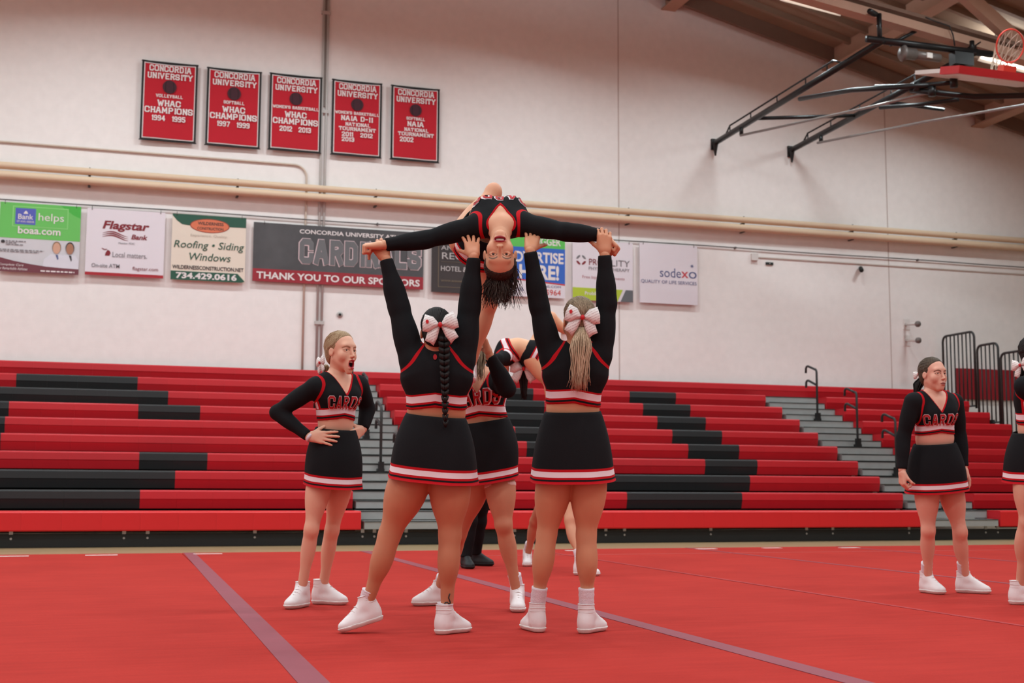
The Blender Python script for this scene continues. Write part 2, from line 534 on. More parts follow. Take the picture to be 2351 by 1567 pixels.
UL = -9.12
Lb = bank('bleacher_bank', 'left bleacher bank of red seats with a black block letter C', UL * MOD, 16,
          {2: [(6, 10)], 3: [(5, 11)], 4: [(4, 6), (10, 12)], 5: [(4, 6)], 6: [(4, 6)], 7: [(4, 6), (10, 12)], 8: [(5, 11)], 9: [(6, 10)]}, False)
UM = 9.65
Mb_ = bank('bleacher_bank', 'middle bleacher bank of red seats with a black block letter U', UM * MOD - 0.05, 16,
           {2: [(6, 10)], 3: [(5, 11)], 4: [(4, 6), (10, 12)], 5: [(4, 6), (10, 12)], 6: [(4, 6), (10, 12)], 7: [(4, 6), (10, 12)], 8: [(4, 6), (10, 12)], 9: [(4, 6), (10, 12)]}, True)
Rb = bank('bleacher_bank', 'short right bleacher bank of all-red seats beside the black guard rails', 12.955, 7, {}, True)
# tenth row runs unbroken along the wall
t10 = thing('bleacher_top_row', 'unbroken top row of red seats along the white wall', 'bleachers', (6.0, 22.1, 2.4))
y, z = rowYZ(10)
n10 = 45
x0 = 16.15 - n10 * MOD
for i in range(n10):
    o = bpy.data.objects.new('seat_module', smesh['red_seat']); COL.objects.link(o)
    o.parent = t10; o.location = Vector((x0 + i * MOD, y, z)) - WL[t10.name]
box('understructure', M['dark_gap'], t10, x0 + 0.02, 16.1, y + 0.13, y + 0.2, z - 0.3, z - 0.03)
# black kick board and its brackets
kb = thing('bleacher_kickboard', 'long black kickboard running under the front row of bleachers', 'kickboard', (5.4, Y1 + 0.14, -0.035))
box('board', M['kick'], kb, UL * MOD, 16.2, Y1 + 0.1, Y1 + 0.13, -0.03, 0.13)
box('shadow_recess', M['dark_gap'], kb, UL * MOD, 16.2, Y1 + 0.16, Y1 + 0.2, -0.03, 0.12)  # dark strip painting in the shade behind the board
for x in (-2.36, -1.08, 0.219, 0.498, 1.805, 3.184, 3.339, 3.76, 5.25, 6.566, 6.844, 8.156, 9.683, 10.113, 11.4, 12.75, 12.97, 14.3):
    mb = MB().box(x - 0.022, x + 0.022, Y1 + 0.085, Y1 + 0.1, 0.125, 0.175)
    mb.tube([(x, Y1 + 0.1, 0.075), (x, Y1 + 0.088, 0.075)], 0.014, 8)
    mb.build('bracket', M['bracket'], kb)


# aisle stairs
def aisle(label, x0, x1):
    t = thing('aisle_stairs', label, 'stairs', ((x0 + x1) / 2, Y1 + 0.1, -0.035))
    for k in range(1, 10):
        y, z = rowYZ(k)
        box('step', M['step'], t, x0, x1, y + 0.30, y + DY + 0.12, z - 0.115, z)
        box('step', M['step'], t, x0 + 0.02, x1 - 0.03, y + 0.0, y + 0.36, z - 0.232, z - 0.13)
        box('nosing', M['step_nose'], t, x0, x1, y + 0.294, y + 0.31, z - 0.012, z + 0.002)
        box('nosing', M['step_nose'], t, x0 + 0.02, x1 - 0.03, y - 0.006, y + 0.01, z - 0.142, z - 0.128)
        if k > 1: box('riser_gap_shade', M['dark_gap'], t, x0 + 0.01, x1 - 0.01, y + 0.05, y + 0.2, z - 0.262, z - 0.225)  # near-black filler, the shade between steps put in as colour
    return t


aisle('grey aisle stairs between the left and middle bleacher banks', 3.17, 4.34)
aisle('grey aisle stairs between the middle and right bleacher banks', 11.73, 12.94)


def handrail(label, x, y, zb):
    t = thing('handrail', label, 'handrail', (x, y, zb), 'black aisle handrails')
    zt = zb + 0.95
    tube('post', M['rail_metal'], t, [(x, y, zb), (x, y, zt - 0.06), (x, y + 0.02, zt - 0.02), (x, y + 0.05, zt)], 0.021)
    tube('top_rail', M['rail_metal'], t, [(x, y + 0.04, zt - 0.01), (x, y + 0.30, zt + 0.075), (x, y + 0.345, zt + 0.07), (x, y + 0.375, zt + 0.04), (x, y + 0.38, zt - 0.05)], 0.021)
    tube('mid_rail', M['rail_metal'], t, [(x, y, zt - 0.30), (x, y + 0.30, zt - 0.19), (x, y + 0.345, zt - 0.195), (x, y + 0.375, zt - 0.225), (x, y + 0.38, zt - 0.32)], 0.021)
    mb = MB().box(x - 0.05, x + 0.05, y - 0.05, y + 0.05, zb - 0.02, zb + 0.04)
    mb.box(x - 0.03, x + 0.045, y - 0.04, y + 0.04, zb + 0.04, zb + 0.14)
    mb.build('base', M['black_metal'], t)


for aname, x in (('left', 3.75), ('right', 12.35)):
    for nm, y, zb in (('lowest', 17.05, 0.42), ('second', 18.33, 0.935), ('third', 19.46, 1.445), ('uppermost', 20.765, 1.955)):
        handrail('%s black handrail post up the %s aisle stairs' % (nm, aname), x, y, zb)


# guard rails closing the right-hand end
def guard(label, y0, y1, zb, zt):
    X = 16.2
    t = thing('guard_rail', label, 'guard rail', (X, (y0 + y1) / 2, zb), 'black end guard rails')
    r = 0.024; c = 0.12
    pts = [(X, y0, zb)] + [(X, y0 + c * (1 - math.cos(a)), zt - c + c * math.sin(a)) for a in np.linspace(0, math.pi / 2, 5)] + \
          [(X, y1 - c * (1 - math.cos(a)), zt - c + c * math.sin(a)) for a in np.linspace(math.pi / 2, 0, 5)] + [(X, y1, zb)]
    tube('frame', M['rail_metal'], t, pts, r)
    tube('bottom_bar', M['rail_metal'], t, [(X, y0, zb + 0.05), (X, y1, zb + 0.05)], 0.018)
    box('mount', M['black_metal'], t, 16.15, 16.24, (y0 + y1) / 2 - 0.1, (y0 + y1) / 2 + 0.1, zb, zb + 0.1)
    n = int((y1 - y0) / 0.115)
    for i in range(1, n):
        y = y0 + (y1 - y0) * i / n
        tube('baluster', M['rail_metal'], t, [(X, y, zb + 0.05), (X, y, zt - 0.01)], 0.014, 8)


guard('tallest black barred guard rail at the end of the top bleacher rows', 21.3, 22.3, 2.3, 3.82)
guard('middle black barred guard rail stepping down the bleacher end', 20.6, 21.22, 1.95, 3.52)
guard('lowest black barred guard rail partly hidden by the cropped cheerleader', 19.3, 20.53, 1.5, 3.3)
wp = thing('wall_pad', 'dark red padded panel on the wall behind the guard rails', 'wall pad', (19.3, WALL_Y - 0.04, 2.58))
for i in range(4):
    a = 16.75 + i * 1.3
    mb = MB().box(a, a + 1.28, WALL_Y - 0.06, WALL_Y - 0.001, 2.58, 3.22)
    mb.build('pad_panel', M['pad_red'], wp)

# ================================================================== LETTERING
def font_polys(text, shear=0.0, bold=0.0, res=3):
    """built-in font turned into a flat mesh: list of verts (x, y), faces, and its box"""
    cu_ = bpy.data.curves.new('lettering', 'FONT')
    cu_.body = text
    cu_.shear = shear
    cu_.offset = bold
    cu_.resolution_u = res
    o = bpy.data.objects.new('lettering_tmp', cu_)
    COL.objects.link(o)
    dg = bpy.context.evaluated_depsgraph_get()
    me = bpy.data.meshes.new_from_object(o.evaluated_get(dg))
    v = np.array([q.co[:2] for q in me.vertices]); f = [tuple(p.vertices) for p in me.polygons]
    bpy.data.objects.remove(o); bpy.data.curves.remove(cu_); bpy.data.meshes.remove(me)
    return v, f


# block letters with slab serifs, drawn as strokes on a 4 x 6 grid
GL = {
    'A': [[(0, 0), (1.6, 6), (2.4, 6), (4, 0)], [(0.8, 2), (3.2, 2)]], 'B': [[(0.6, 0), (0.6, 6), (3.2, 6), (3.8, 5.3), (3.8, 3.8), (3.2, 3.1), (0.6, 3.1)], [(3.2, 3.1), (4, 2.4), (4, 0.8), (3.2, 0), (0.6, 0)]],
    'C': [[(4, 4.4), (4, 5.2), (3.2, 6), (0.8, 6), (0, 5.2), (0, 0.8), (0.8, 0), (3.2, 0), (4, 0.8), (4, 1.6)]], 'D': [[(0.5, 0), (0.5, 6), (3, 6), (4, 5), (4, 1), (3, 0), (0.5, 0)]],
    'E': [[(3.9, 6), (0.6, 6), (0.6, 0), (3.9, 0)], [(0.6, 3), (3, 3)]], 'F': [[(3.9, 6), (0.6, 6), (0.6, 0)], [(0.6, 3), (3, 3)]],
    'G': [[(4, 4.4), (4, 5.2), (3.2, 6), (0.8, 6), (0, 5.2), (0, 0.8), (0.8, 0), (3.2, 0), (4, 0.8), (4, 2.8), (2.4, 2.8)]], 'H': [[(0.4, 0), (0.4, 6)], [(3.6, 0), (3.6, 6)], [(0.4, 3), (3.6, 3)]],
    'I': [[(1, 0), (1, 6)]], 'K': [[(0.4, 0), (0.4, 6)], [(3.6, 6), (0.6, 2.8)], [(1.7, 3.8), (3.8, 0)]], 'L': [[(0.6, 6), (0.6, 0), (3.8, 0)]],
    'M': [[(0.2, 0), (0.4, 6), (2.4, 1.8), (4.4, 6), (4.6, 0)]], 'N': [[(0.4, 0), (0.4, 6), (3.6, 0), (3.6, 6)]], 'O': [[(0.8, 0), (0, 0.8), (0, 5.2), (0.8, 6), (3.2, 6), (4, 5.2), (4, 0.8), (3.2, 0), (0.8, 0)]],
    'P': [[(0.5, 0), (0.5, 6), (3.2, 6), (4, 5.2), (4, 3.6), (3.2, 2.8), (0.5, 2.8)]], 'R': [[(0.5, 0), (0.5, 6), (3.2, 6), (4, 5.2), (4, 3.7), (3.2, 3), (0.5, 3)], [(2.4, 3), (4, 0)]],
    'S': [[(4, 4.6), (4, 5.2), (3.2, 6), (0.8, 6), (0, 5.2), (0, 3.9), (0.8, 3.2), (3.2, 2.8), (4, 2.1), (4, 0.8), (3.2, 0), (0.8, 0), (0, 0.8), (0, 1.4)]],
    'T': [[(0, 5), (0, 6), (4, 6), (4, 5)], [(2, 6), (2, 0)]], 'U': [[(0.3, 6), (0.3, 0.8), (1.1, 0), (2.9, 0), (3.7, 0.8), (3.7, 6)]], 'V': [[(0, 6), (2, 0), (4, 6)]],
    'W': [[(0, 6), (1.3, 0), (2.6, 4.4), (3.9, 0), (5.2, 6)]], 'Y': [[(0, 6), (2, 2.8), (4, 6)], [(2, 2.8), (2, 0)]],
    '0': [[(0.8, 0), (0, 0.8), (0, 5.2), (0.8, 6), (2.6, 6), (3.4, 5.2), (3.4, 0.8), (2.6, 0), (0.8, 0)]], '1': [[(0.2, 5), (1, 6), (1, 0)]],
    '2': [[(0, 4.6), (0, 5.2), (0.8, 6), (2.8, 6), (3.5, 5.2), (3.5, 3.8), (0, 0.4), (0, 0), (3.6, 0)]], '3': [[(0, 5.2), (0.8, 6), (2.8, 6), (3.5, 5.2), (3.5, 3.8), (2.8, 3.1), (1.4, 3.1)], [(2.8, 3.1), (3.5, 2.4), (3.5, 0.8), (2.8, 0), (0.8, 0), (0, 0.8)]],
    '4': [[(3.8, 1.8), (0, 1.8), (2.4, 6), (2.8, 6), (2.8, 0)]], '5': [[(3.4, 6), (0.2, 6), (0.2, 3.4), (2.8, 3.4), (3.5, 2.7), (3.5, 0.8), (2.8, 0), (0.8, 0), (0, 0.8)]],
    '7': [[(0, 6), (3.6, 6), (1.4, 0)]], '9': [[(0.2, 0), (2.6, 0), (3.4, 0.8), (3.4, 5.2), (2.6, 6), (0.8, 6), (0, 5.2), (0, 3.6), (0.8, 2.8), (3.4, 2.8)]],
    '-': [[(0.2, 3), (2, 3)]], "'": [[(0.3, 6), (0.3, 4.6)]], ' ': [],
}
SERIF = {'A': [(0, 0), (4, 0)], 'H': [(0.4, 0), (0.4, 6), (3.6, 0), (3.6, 6)], 'I': [(1, 0), (1, 6)], 'M': [(0.2, 0), (4.6, 0)], 'N': [(0.4, 0), (3.6, 6), (0.4, 6)], 'P': [(0.5, 0)], 'R': [(0.5, 0), (4, 0)], 'T': [(2, 0)], 'U': [(0.3, 6), (3.7, 6)], 'V': [(0, 6), (4, 6)],
         'W': [(0, 6), (5.2, 6)], 'Y': [(0, 6), (4, 6), (2, 0)], 'F': [(0.6, 0)], 'K': [(0.4, 0), (0.4, 6), (3.6, 6), (3.8, 0)], 'L': [(0.6, 6)], '1': [(1, 0)], '4': [(2.8, 0)], 'D': [], 'B': []}


def stroke_polys(text, w=1.3, serif=0.9, gap=1.5, sub=0):
    V = []; Fc = []; Ly = []
    x = 0.0
    cnt = [0]

    def quad(a, b, ww, e0=0.42, e1=0.42):
        a = np.array(a, float); b = np.array(b, float)
        d = (b - a); L = np.linalg.norm(d) + 1e-9; d = d / L
        n = np.array([-d[1], d[0]]) * ww / 2
        a2 = a - d * ww * e0; b2 = b + d * ww * e1
        m = max(1, int(math.ceil(L / sub))) if sub else 1
        base = len(V)
        cnt[0] += 1
        for i in range(m + 1):
            p = a2 + (b2 - a2) * i / m
            V.append(p + n); V.append(p - n)
            Ly.extend([cnt[0] * 0.00025] * 2)
        for i in range(m):
            k = base + 2 * i
            Fc.append((k, k + 1, k + 3, k + 2))
    for ch in text:
        if ch == ' ':
            x += 3.0; continue
        g = GL[ch]
        cnt[0] = 0
        wid = max(p[0] for s in g for p in s)
        for s in g:
            closed = s[0] == s[-1]

            def ext(i):
                if not closed and i in (0, len(s) - 1): return 0.5
                p0 = s[i - 1] if i > 0 else s[-2]; p1 = s[i]; p2 = s[i + 1] if i < len(s) - 1 else s[1]
                u = np.array(p1, float) - np.array(p0); v_ = np.array(p2, float) - np.array(p1)
                c = np.clip(u @ v_ / (np.linalg.norm(u) * np.linalg.norm(v_)), -1, 1)
                return min(0.5, 0.5 * math.tan(math.acos(c) / 2))
            for i, (a, b) in enumerate(zip(s[:-1], s[1:])):
                quad((a[0] + x, a[1]), (b[0] + x, b[1]), w, ext(i), ext(i + 1))
        if serif:
            for p in SERIF.get(ch, []):
                y = p[1] + (0.0 if p[1] < 3 else 0.0)
                quad((p[0] + x - serif * 0.55, y), (p[0] + x + serif * 0.55, y), w * 0.75)
        x += wid + gap + w * 0.35
    stroke_polys.layer = np.array(Ly)
    return np.array(V), Fc


def put_text(name, text, m, parent, x0, x1, z0, z1, y, style='font', shear=0.0, bold=0.0, w=1.3, serif=0.9):
    """lettering filling the box x0..x1, z0..z1 on a wall-parallel face"""
    v, f = font_polys(text, shear, bold) if style == 'font' else stroke_polys(text, w, serif)
    lo, hi = v.min(0), v.max(0)
    X = x0 + (v[:, 0] - lo[0]) / (hi[0] - lo[0]) * (x1 - x0)
    Z = z0 + (v[:, 1] - lo[1]) / (hi[1] - lo[1]) * (z1 - z0)
    Yv = np.full(len(X), y) - (stroke_polys.layer if style != 'font' else 0)
    mb = MB(); mb.add(np.stack([X, Yv, Z], 1), f)
    return mb.build(name, m, parent)


def flat(name, m, parent, pts, y, th=0.002):
    """flat printed shape (x, z outline) on a sign face"""
    return MB().prism([(p[0], y, p[1]) for p in pts], (0, -th, 0)).build(name, m, parent)


def ell(cx, cz, rx, rz, n=28):
    return [(cx + rx * math.cos(2 * math.pi * i / n), cz + rz * math.sin(2 * math.pi * i / n)) for i in range(n)]


# ================================================================== WALL FITTINGS
for nm, z, r, lab in (('heating_pipe', 5.994, 0.062, 'upper of two beige insulated pipes running along the wall'), ('heating_pipe', 5.832, 0.072, 'lower of two beige insulated pipes running along the wall')):
    t = thing(nm, lab, 'pipe', (5, WALL_Y - 0.16, z), 'long beige wall pipes')
    tube('pipe_run', M['pipe'], t, [(x, WALL_Y - 0.16, z) for x in np.linspace(-10.9, 24.9, 23)], r, 14)
    for x in (-7.86, -5.4, -2.95, -0.49, 1.98, 4.44, 6.9, 9.37, 11.83, 14.29, 16.77, 19.2):
        mb = MB().box(x - 0.02, x + 0.02, WALL_Y - 0.17, WALL_Y, z - r - 0.01, z - r + 0.01)
        mb.box(x - 0.012, x + 0.012, WALL_Y - 0.17, WALL_Y - 0.15, z - r - 0.01, z + r + 0.01)
        mb.build('pipe_clamp', M['rail_metal'], t)

t = thing('conduit_pair', 'pair of grey vertical conduits rising up the wall between the banners', 'conduit', (3.49, WALL_Y - 0.03, 2.75))
for x in (3.445, 3.525):
    tube('conduit', M['conduit'], t, [(x, WALL_Y - 0.03, 2.72), (x, WALL_Y - 0.03, 11.6)], 0.022, 10)
box('channel', mat('dark_grey_strut_channel', (122, 114, 108), 0.6), t, 3.44, 3.53, WALL_Y - 0.035, WALL_Y, 7.55, 11.6)
for z in (3.6, 5.0, 7.45, 9.3):
    box('strap', M['conduit'], t, 3.40, 3.57, WALL_Y - 0.055, WALL_Y, z - 0.03, z + 0.03)
t = thing('cream_conduit', 'thin cream conduit running along the wall and bending down beside the grey conduits', 'conduit', (3.2, WALL_Y - 0.03, 2.75))
tube('conduit_run', mat('cream_painted_conduit', (206, 190, 176), 0.6), t, [(-10.9, WALL_Y - 0.025, 6.43), (2.98, WALL_Y - 0.025, 6.43)] + [(2.98 + 0.22 * math.sin(a), WALL_Y - 0.025, 6.21 + 0.22 * math.cos(a)) for a in np.linspace(0.2, math.pi / 2, 6)] + [(3.2, WALL_Y - 0.025, 2.75)], 0.02, 8)
t = thing('sign_cable', 'thin dark cable stretched along the wall above the sponsor signs', 'cable', (5, WALL_Y - 0.04, 5.43))
tube('cable_run', M['wire'], t, [(x, WALL_Y - 0.04, 5.448 + 0.006 * math.sin(x * 1.3)) for x in np.linspace(-10.9, 24.9, 45)], 0.011, 6)
for x in (-3, 4.5, 11.7, 15.9, 20.5):
    box('cable_anchor', M['wire'], t, x - 0.015, x + 0.015, WALL_Y - 0.05, WALL_Y, 5.43, 5.47)
t = thing('surface_raceway', 'small white junction box with a thin raceway running right under the cable', 'junction box', (12.12, WALL_Y - 0.03, 5.29))
box('junction_box', M['box_white'], t, 12.05, 12.19, WALL_Y - 0.06, WALL_Y - 0.005, 5.22, 5.36)
box('raceway', mat('cream_raceway', (200, 188, 180), 0.6), t, 12.19, 24.8, WALL_Y - 0.024, WALL_Y - 0.005, 5.285, 5.305)
t = thing('wall_plate', 'small black oblong plate on the wall below the raceway', 'wall plate', (12.47, WALL_Y - 0.01, 5.17))
mb = MB().box(12.38, 12.54, WALL_Y - 0.03, WALL_Y, 5.155, 5.205); mb.build('plate', M['black_plastic'], t)
box('screw', M['conduit'], t, 12.45, 12.47, WALL_Y - 0.035, WALL_Y - 0.028, 5.17, 5.19)
t = thing('security_camera', 'small black security camera high on the wall right of the signs', 'camera', (14.5, WALL_Y - 0.05, 5.16))
tube('camera_body', M['black_plastic'], t, [(14.53, WALL_Y - 0.04, 5.2), (14.46, WALL_Y - 0.18, 5.13)], 0.045, 10)
box('bracket', M['black_plastic'], t, 14.51, 14.55, WALL_Y - 0.06, WALL_Y, 5.17, 5.23)
t = thing('wall_socket', 'small round grey socket on the wall right of the conduits', 'wall fitting', (3.85, WALL_Y - 0.02, 3.765))
tube('rim', M['conduit'], t, [(3.85, WALL_Y, 3.765), (3.85, WALL_Y - 0.02, 3.765)], 0.055, 16)
tube('socket', M['black_plastic'], t, [(3.85, WALL_Y - 0.015, 3.765), (3.85, WALL_Y - 0.026, 3.765)], 0.026, 12)
for lab, z in (('upper grey wall standoff with a white arm above the bleachers', 4.09), ('lower grey wall standoff with a white arm above the bleachers', 3.755)):
    t = thing('wall_standoff', lab, 'wall bracket', (15.6, WALL_Y - 0.05, z), 'wall standoffs')
    tube('knob', mat('grey_rubber_knob', (120, 112, 108), 0.6), t, [(15.57, WALL_Y - 0.42, z - 0.04), (15.57, WALL_Y - 0.46, z - 0.045)], 0.062, 14)
    tube('arm', M['box_white'], t, [(15.57, WALL_Y - 0.42, z - 0.04), (15.57, WALL_Y - 0.01, z)], 0.028, 10)
    box('plate', M['wallpaint'], t, 15.52, 15.68, WALL_Y - 0.012, WALL_Y, z - 0.11, z + 0.11)

# ================================================================== CHAMPIONSHIP BANNERS
BY = WALL_Y - 0.09


def banner(label, px0, px1, py0, py1, lines):
    a = onY(px0, py0, BY); b = onY(px1, py1, BY)
    x0, x1, z0, z1 = a[0], b[0], b[2], a[2]
    W, H = x1 - x0, z1 - z0
    t = thing('championship_banner', label, 'banner', ((x0 + x1) / 2, BY, z0), 'red championship banners')

    def sag(x, z):
        u = (x - x0) / W
        return z - 0.02 * math.sin(math.pi * u) * ((z - z0) / H), 0.02 * math.sin(2 * math.pi * u) * (1 - (z - z0) / H)

    def cloth(name, m, i, yo):
        mb = MB(); n = 12; r = 8
        vs = []
        for side in (0, 1):
            for k in range(r + 1):
                for q in range(n + 1):
                    x = x0 + i + (W - 2 * i) * q / n; z = z0 + i + (H - 2 * i) * k / r
                    zz, dy = sag(x, z)
                    vs.append((x, BY - yo - dy * 0.5 + side * 0.004, zz))
        fs = []
        N = (n + 1) * (r + 1)
        for s_ in (0, 1):
            for k in range(r):
                for q in range(n):
                    c = s_ * N + k * (n + 1) + q
                    fs.append((c, c + 1, c + n + 2, c + n + 1))
        mb.add(vs, fs)
        return mb.build(name, m, t, smooth=True)
    cloth('trim', M['banner_black'], 0.0, 0.0)
    cloth('white_line', M['white_print'], 0.036, 0.006)
    cloth('field', M['banner_red'], 0.052, 0.012)
    yt = BY - 0.028
    for txt, u0, u1, v0, v1 in lines:
        put_text('lettering', txt, M['white_print'], t, x0 + W * u0, x0 + W * u1, z0 + H * v0, z0 + H * v1, yt, 'stroke', w=1.35)
    mb = MB().prism([(p[0], yt, p[1]) for p in ell(x0 + W / 2, z0 + H * 0.678, W * 0.125, W * 0.125)], (0, -0.002, 0))
    mb.build('ball_emblem', M['ball_dark'], t)
    for s_ in (-1, 1):
        mb = MB().tube([(x0 + W / 2 + s_ * W * (0.045 + 0.03 * math.cos(a) * 1.0), yt - 0.004, z0 + H * 0.678 + W * 0.1 * math.sin(a)) for a in np.linspace(-1.2, 1.2, 7)], 0.004, 5)
        mb.build('ball_seam', M['banner_black'], t)
    tube('hanging_rod', M['rail_metal'], t, [(x0 - 0.01, BY + 0.02, z1 - 0.01), (x1 + 0.01, BY + 0.02, z1 - 0.01)], 0.01, 8)
    tube('bottom_rod', M['rail_metal'], t, [(x0 - 0.012, BY + 0.02, z0 + 0.01), (x1 + 0.012, BY + 0.02, z0 + 0.01)], 0.01, 8)


HEAD = [('CONCORDIA', 0.13, 0.88, 0.862, 0.945), ('UNIVERSITY', 0.1, 0.91, 0.77, 0.85)]


def years(a, b):
    return [(a, 0.2, 0.44, 0.248, 0.318), (b, 0.56, 0.8, 0.248, 0.318)]


WH = [('WHAC', 0.29, 0.71, 0.43, 0.51), ('CHAMPIONS', 0.07, 0.93, 0.34, 0.422)]
banner('red banner reading VOLLEYBALL WHAC CHAMPIONS 1994 1995, leftmost on the wall', 327, 449, 136, 330, HEAD + [('VOLLEYBALL', 0.26, 0.74, 0.54, 0.582)] + WH + years('1994', '1995'))
banner('red banner reading SOFTBALL WHAC CHAMPIONS 1997 1999', 476.5, 596, 152.5, 342.5, HEAD + [('SOFTBALL', 0.31, 0.69, 0.54, 0.582)] + WH + years('1997', '1999'))
banner('red banner reading WOMENS BASKETBALL WHAC CHAMPIONS 2012 2013', 620.5, 736, 165.5, 352.5, HEAD + [("WOMEN'S BASKETBALL", 0.06, 0.94, 0.54, 0.582)] + WH + years('2012', '2013'))
NT = [('NATIONAL', 0.27, 0.77, 0.388, 0.438), ('TOURNAMENT', 0.14, 0.88, 0.325, 0.378)]
banner('red banner reading NAIA D-II NATIONAL TOURNAMENT 2011 2012 2013, right of the conduits', 763.5, 874.5, 180, 363.5, HEAD + [("WOMEN'S BASKETBALL", 0.06, 0.94, 0.54, 0.582), ('NAIA D-II', 0.18, 0.82, 0.455, 0.525)] + NT + [('2011', 0.2, 0.43, 0.25, 0.31), ('2012', 0.57, 0.82, 0.25, 0.31), ('2013', 0.2, 0.45, 0.182, 0.242)])
banner('red banner reading SOFTBALL NAIA NATIONAL TOURNAMENT 2002, rightmost of the row', 899, 1007.5, 193.5, 374.5, HEAD + [('SOFTBALL', 0.31, 0.69, 0.54, 0.582), ('NAIA', 0.33, 0.67, 0.455, 0.525)] + NT + [('2002', 0.18, 0.46, 0.245, 0.31)])

# ================================================================== SPONSOR SIGNS
SY = WALL_Y - 0.08


class Sign:
    def __init__(s, label, px0, px1, py0, py1, m):
        a = onY(px0, py0, SY); b = onY(px1, py1, SY)
        s.x0, s.x1, s.z0, s.z1 = a[0], b[0], b[2], a[2]
        s.W, s.H = s.x1 - s.x0, s.z1 - s.z0
        s.t = thing('sponsor_sign', label, 'sign', ((s.x0 + s.x1) / 2, SY, s.z0), 'sponsor signs hung from the cable')
        box('panel', m, s.t, s.x0, s.x1, SY, SY + 0.02, s.z0, s.z1)
        for u in (0.06, 0.94):
            x = s.x0 + u * s.W
            tube('hook', M['wire'], s.t, [(x, SY - 0.003, s.z1 - 0.03), (x, SY - 0.01, s.z1 + 0.0), (x, SY - 0.008, s.z1 + 0.035)], 0.005, 6)
        s.n = 0

    def P(s, u, v): return (s.x0 + u * s.W, s.z0 + v * s.H)

    def shape(s, name, m, uv):
        s.n += 1
        return flat(name, m, s.t, [s.P(*p) for p in uv], SY - 0.001 * s.n, 0.002)

    def rect(s, name, m, u0, u1, v0, v1): return s.shape(name, m, [(u0, v0), (u1, v0), (u1, v1), (u0, v1)])

    def text(s, txt, m, u0, u1, v0, v1, **k):
        return put_text('lettering', txt, m, s.t, s.x0 + u0 * s.W, s.x0 + u1 * s.W, s.z0 + v0 * s.H, s.z0 + v1 * s.H, SY - 0.001 * s.n - 0.004, **k)

    def smallprint(s, m, u0, u1, v0, v1, n):
        """print too small to read in the photo: broken dashes"""
        mb = MB(); y = SY - 0.001 * s.n - 0.004
        rnd = random.Random(int(u0 * 1000 + v0 * 77))
        x = u0
        while x < u1:
            w = rnd.uniform(0.02, 0.06)
            a = s.P(x, v0); b = s.P(min(u1, x + w), v1)
            mb.poly([(a[0], y, a[1]), (b[0], y, a[1]), (b[0], y, b[1]), (a[0], y, b[1])])
            x += w + 0.012
        return mb.build('small_print', m, s.t)


WP = M['white_print']
s = Sign('green and white bank sign reading helps boaa.com with two white-coated men, far left', 1, 180, 462.5, 631, M['poster_grey'])
s.rect('green_field', M['green_sign'], 0, 1, 0.487, 1)
s.shape('green_sweep', mat('deep_green_vinyl', (70, 176, 66), 0.5, var=0.1), [(0.74, 1.0), (1, 1), (1, 0.82), (0.9, 0.87)])
s.rect('logo_frame', mat('pale_green_vinyl', (134, 204, 120), 0.5, var=0.06), 0.155, 0.845, 0.655, 0.955)
s.rect('logo_inset', M['green_sign'], 0.17, 0.832, 0.668, 0.942)
s.rect('blue_square', M['blue_sign'], 0.19, 0.44, 0.69, 0.925)
s.shape('tree_mark', WP, [(0.29, 0.845), (0.345, 0.845), (0.335, 0.875), (0.318, 0.89), (0.3, 0.875)])
s.text('Bank', WP, 0.225, 0.41, 0.765, 0.84, bold=0.01)
s.text('OF ANN ARBOR', WP, 0.21, 0.425, 0.717, 0.747)
s.text('helps', WP, 0.475, 0.79, 0.725, 0.868)
s.text('boaa.com', WP, 0.23, 0.755, 0.555, 0.66, bold=0.02)
s.shape('emblem', M['dark_print'], [(0.03 + 0.025 + 0.025 * math.cos(a), 0.43 + 0.024 * math.sin(a)) for a in np.linspace(0, 6.0, 14)])
for v, u1 in ((0.435, 0.34), (0.41, 0.22), (0.385, 0.3)):
    s.smallprint(M['grey_print'], 0.09, u1, v, v + 0.013, 8)
for v, u1 in ((0.31, 0.56), (0.285, 0.5)):
    s.smallprint(M['grey_print'], 0.02, u1, v, v + 0.013, 8)
for cu_, hx, fm in ((0.715, 0.05, 'face_print'), (0.88, 0.05, 'face_print2')):
    s.shape('white_coat', M['coat'], [(cu_ - 0.17, 0.05), (cu_ - 0.15, 0.2), (cu_ - 0.07, 0.28), (cu_ + 0.07, 0.28), (min(0.995, cu_ + 0.13), 0.2), (min(0.995, cu_ + 0.15), 0.05)])
    s.shape('hair', M['hair_print'] if fm == 'face_print' else M['dark_print'], [(cu_ + 0.054 * math.cos(a), 0.385 + 0.085 * math.sin(a)) for a in np.linspace(0, 2 * math.pi, 18)[:-1]])
    s.shape('face', M[fm], [(cu_ + 0.046 * math.cos(a), 0.37 + 0.08 * math.sin(a)) for a in np.linspace(0, 2 * math.pi, 18)[:-1]])
    s.shape('tie', M['navy'] if fm == 'face_print' else M['dark_print'], [(cu_ - 0.01, 0.275), (cu_ + 0.02, 0.275), (cu_ + 0.03, 0.21), (cu_ + 0.02, 0.185)])
s.shape('maroon_wave', M['maroon_band'], [(0, 0), (1, 0), (1, 0.08), (0.8, 0.085), (0.6, 0.095), (0.4, 0.12), (0.2, 0.155), (0.08, 0.185), (0, 0.205)])
s.text('Complete Care', WP, 0.02, 0.32, 0.075, 0.115, shear=0.3)
s.text('for Remarkable Athletes', WP, 0.01, 0.37, 0.025, 0.063, shear=0.3)
s.smallprint(WP, 0.53, 0.95, 0.02, 0.04, 10)

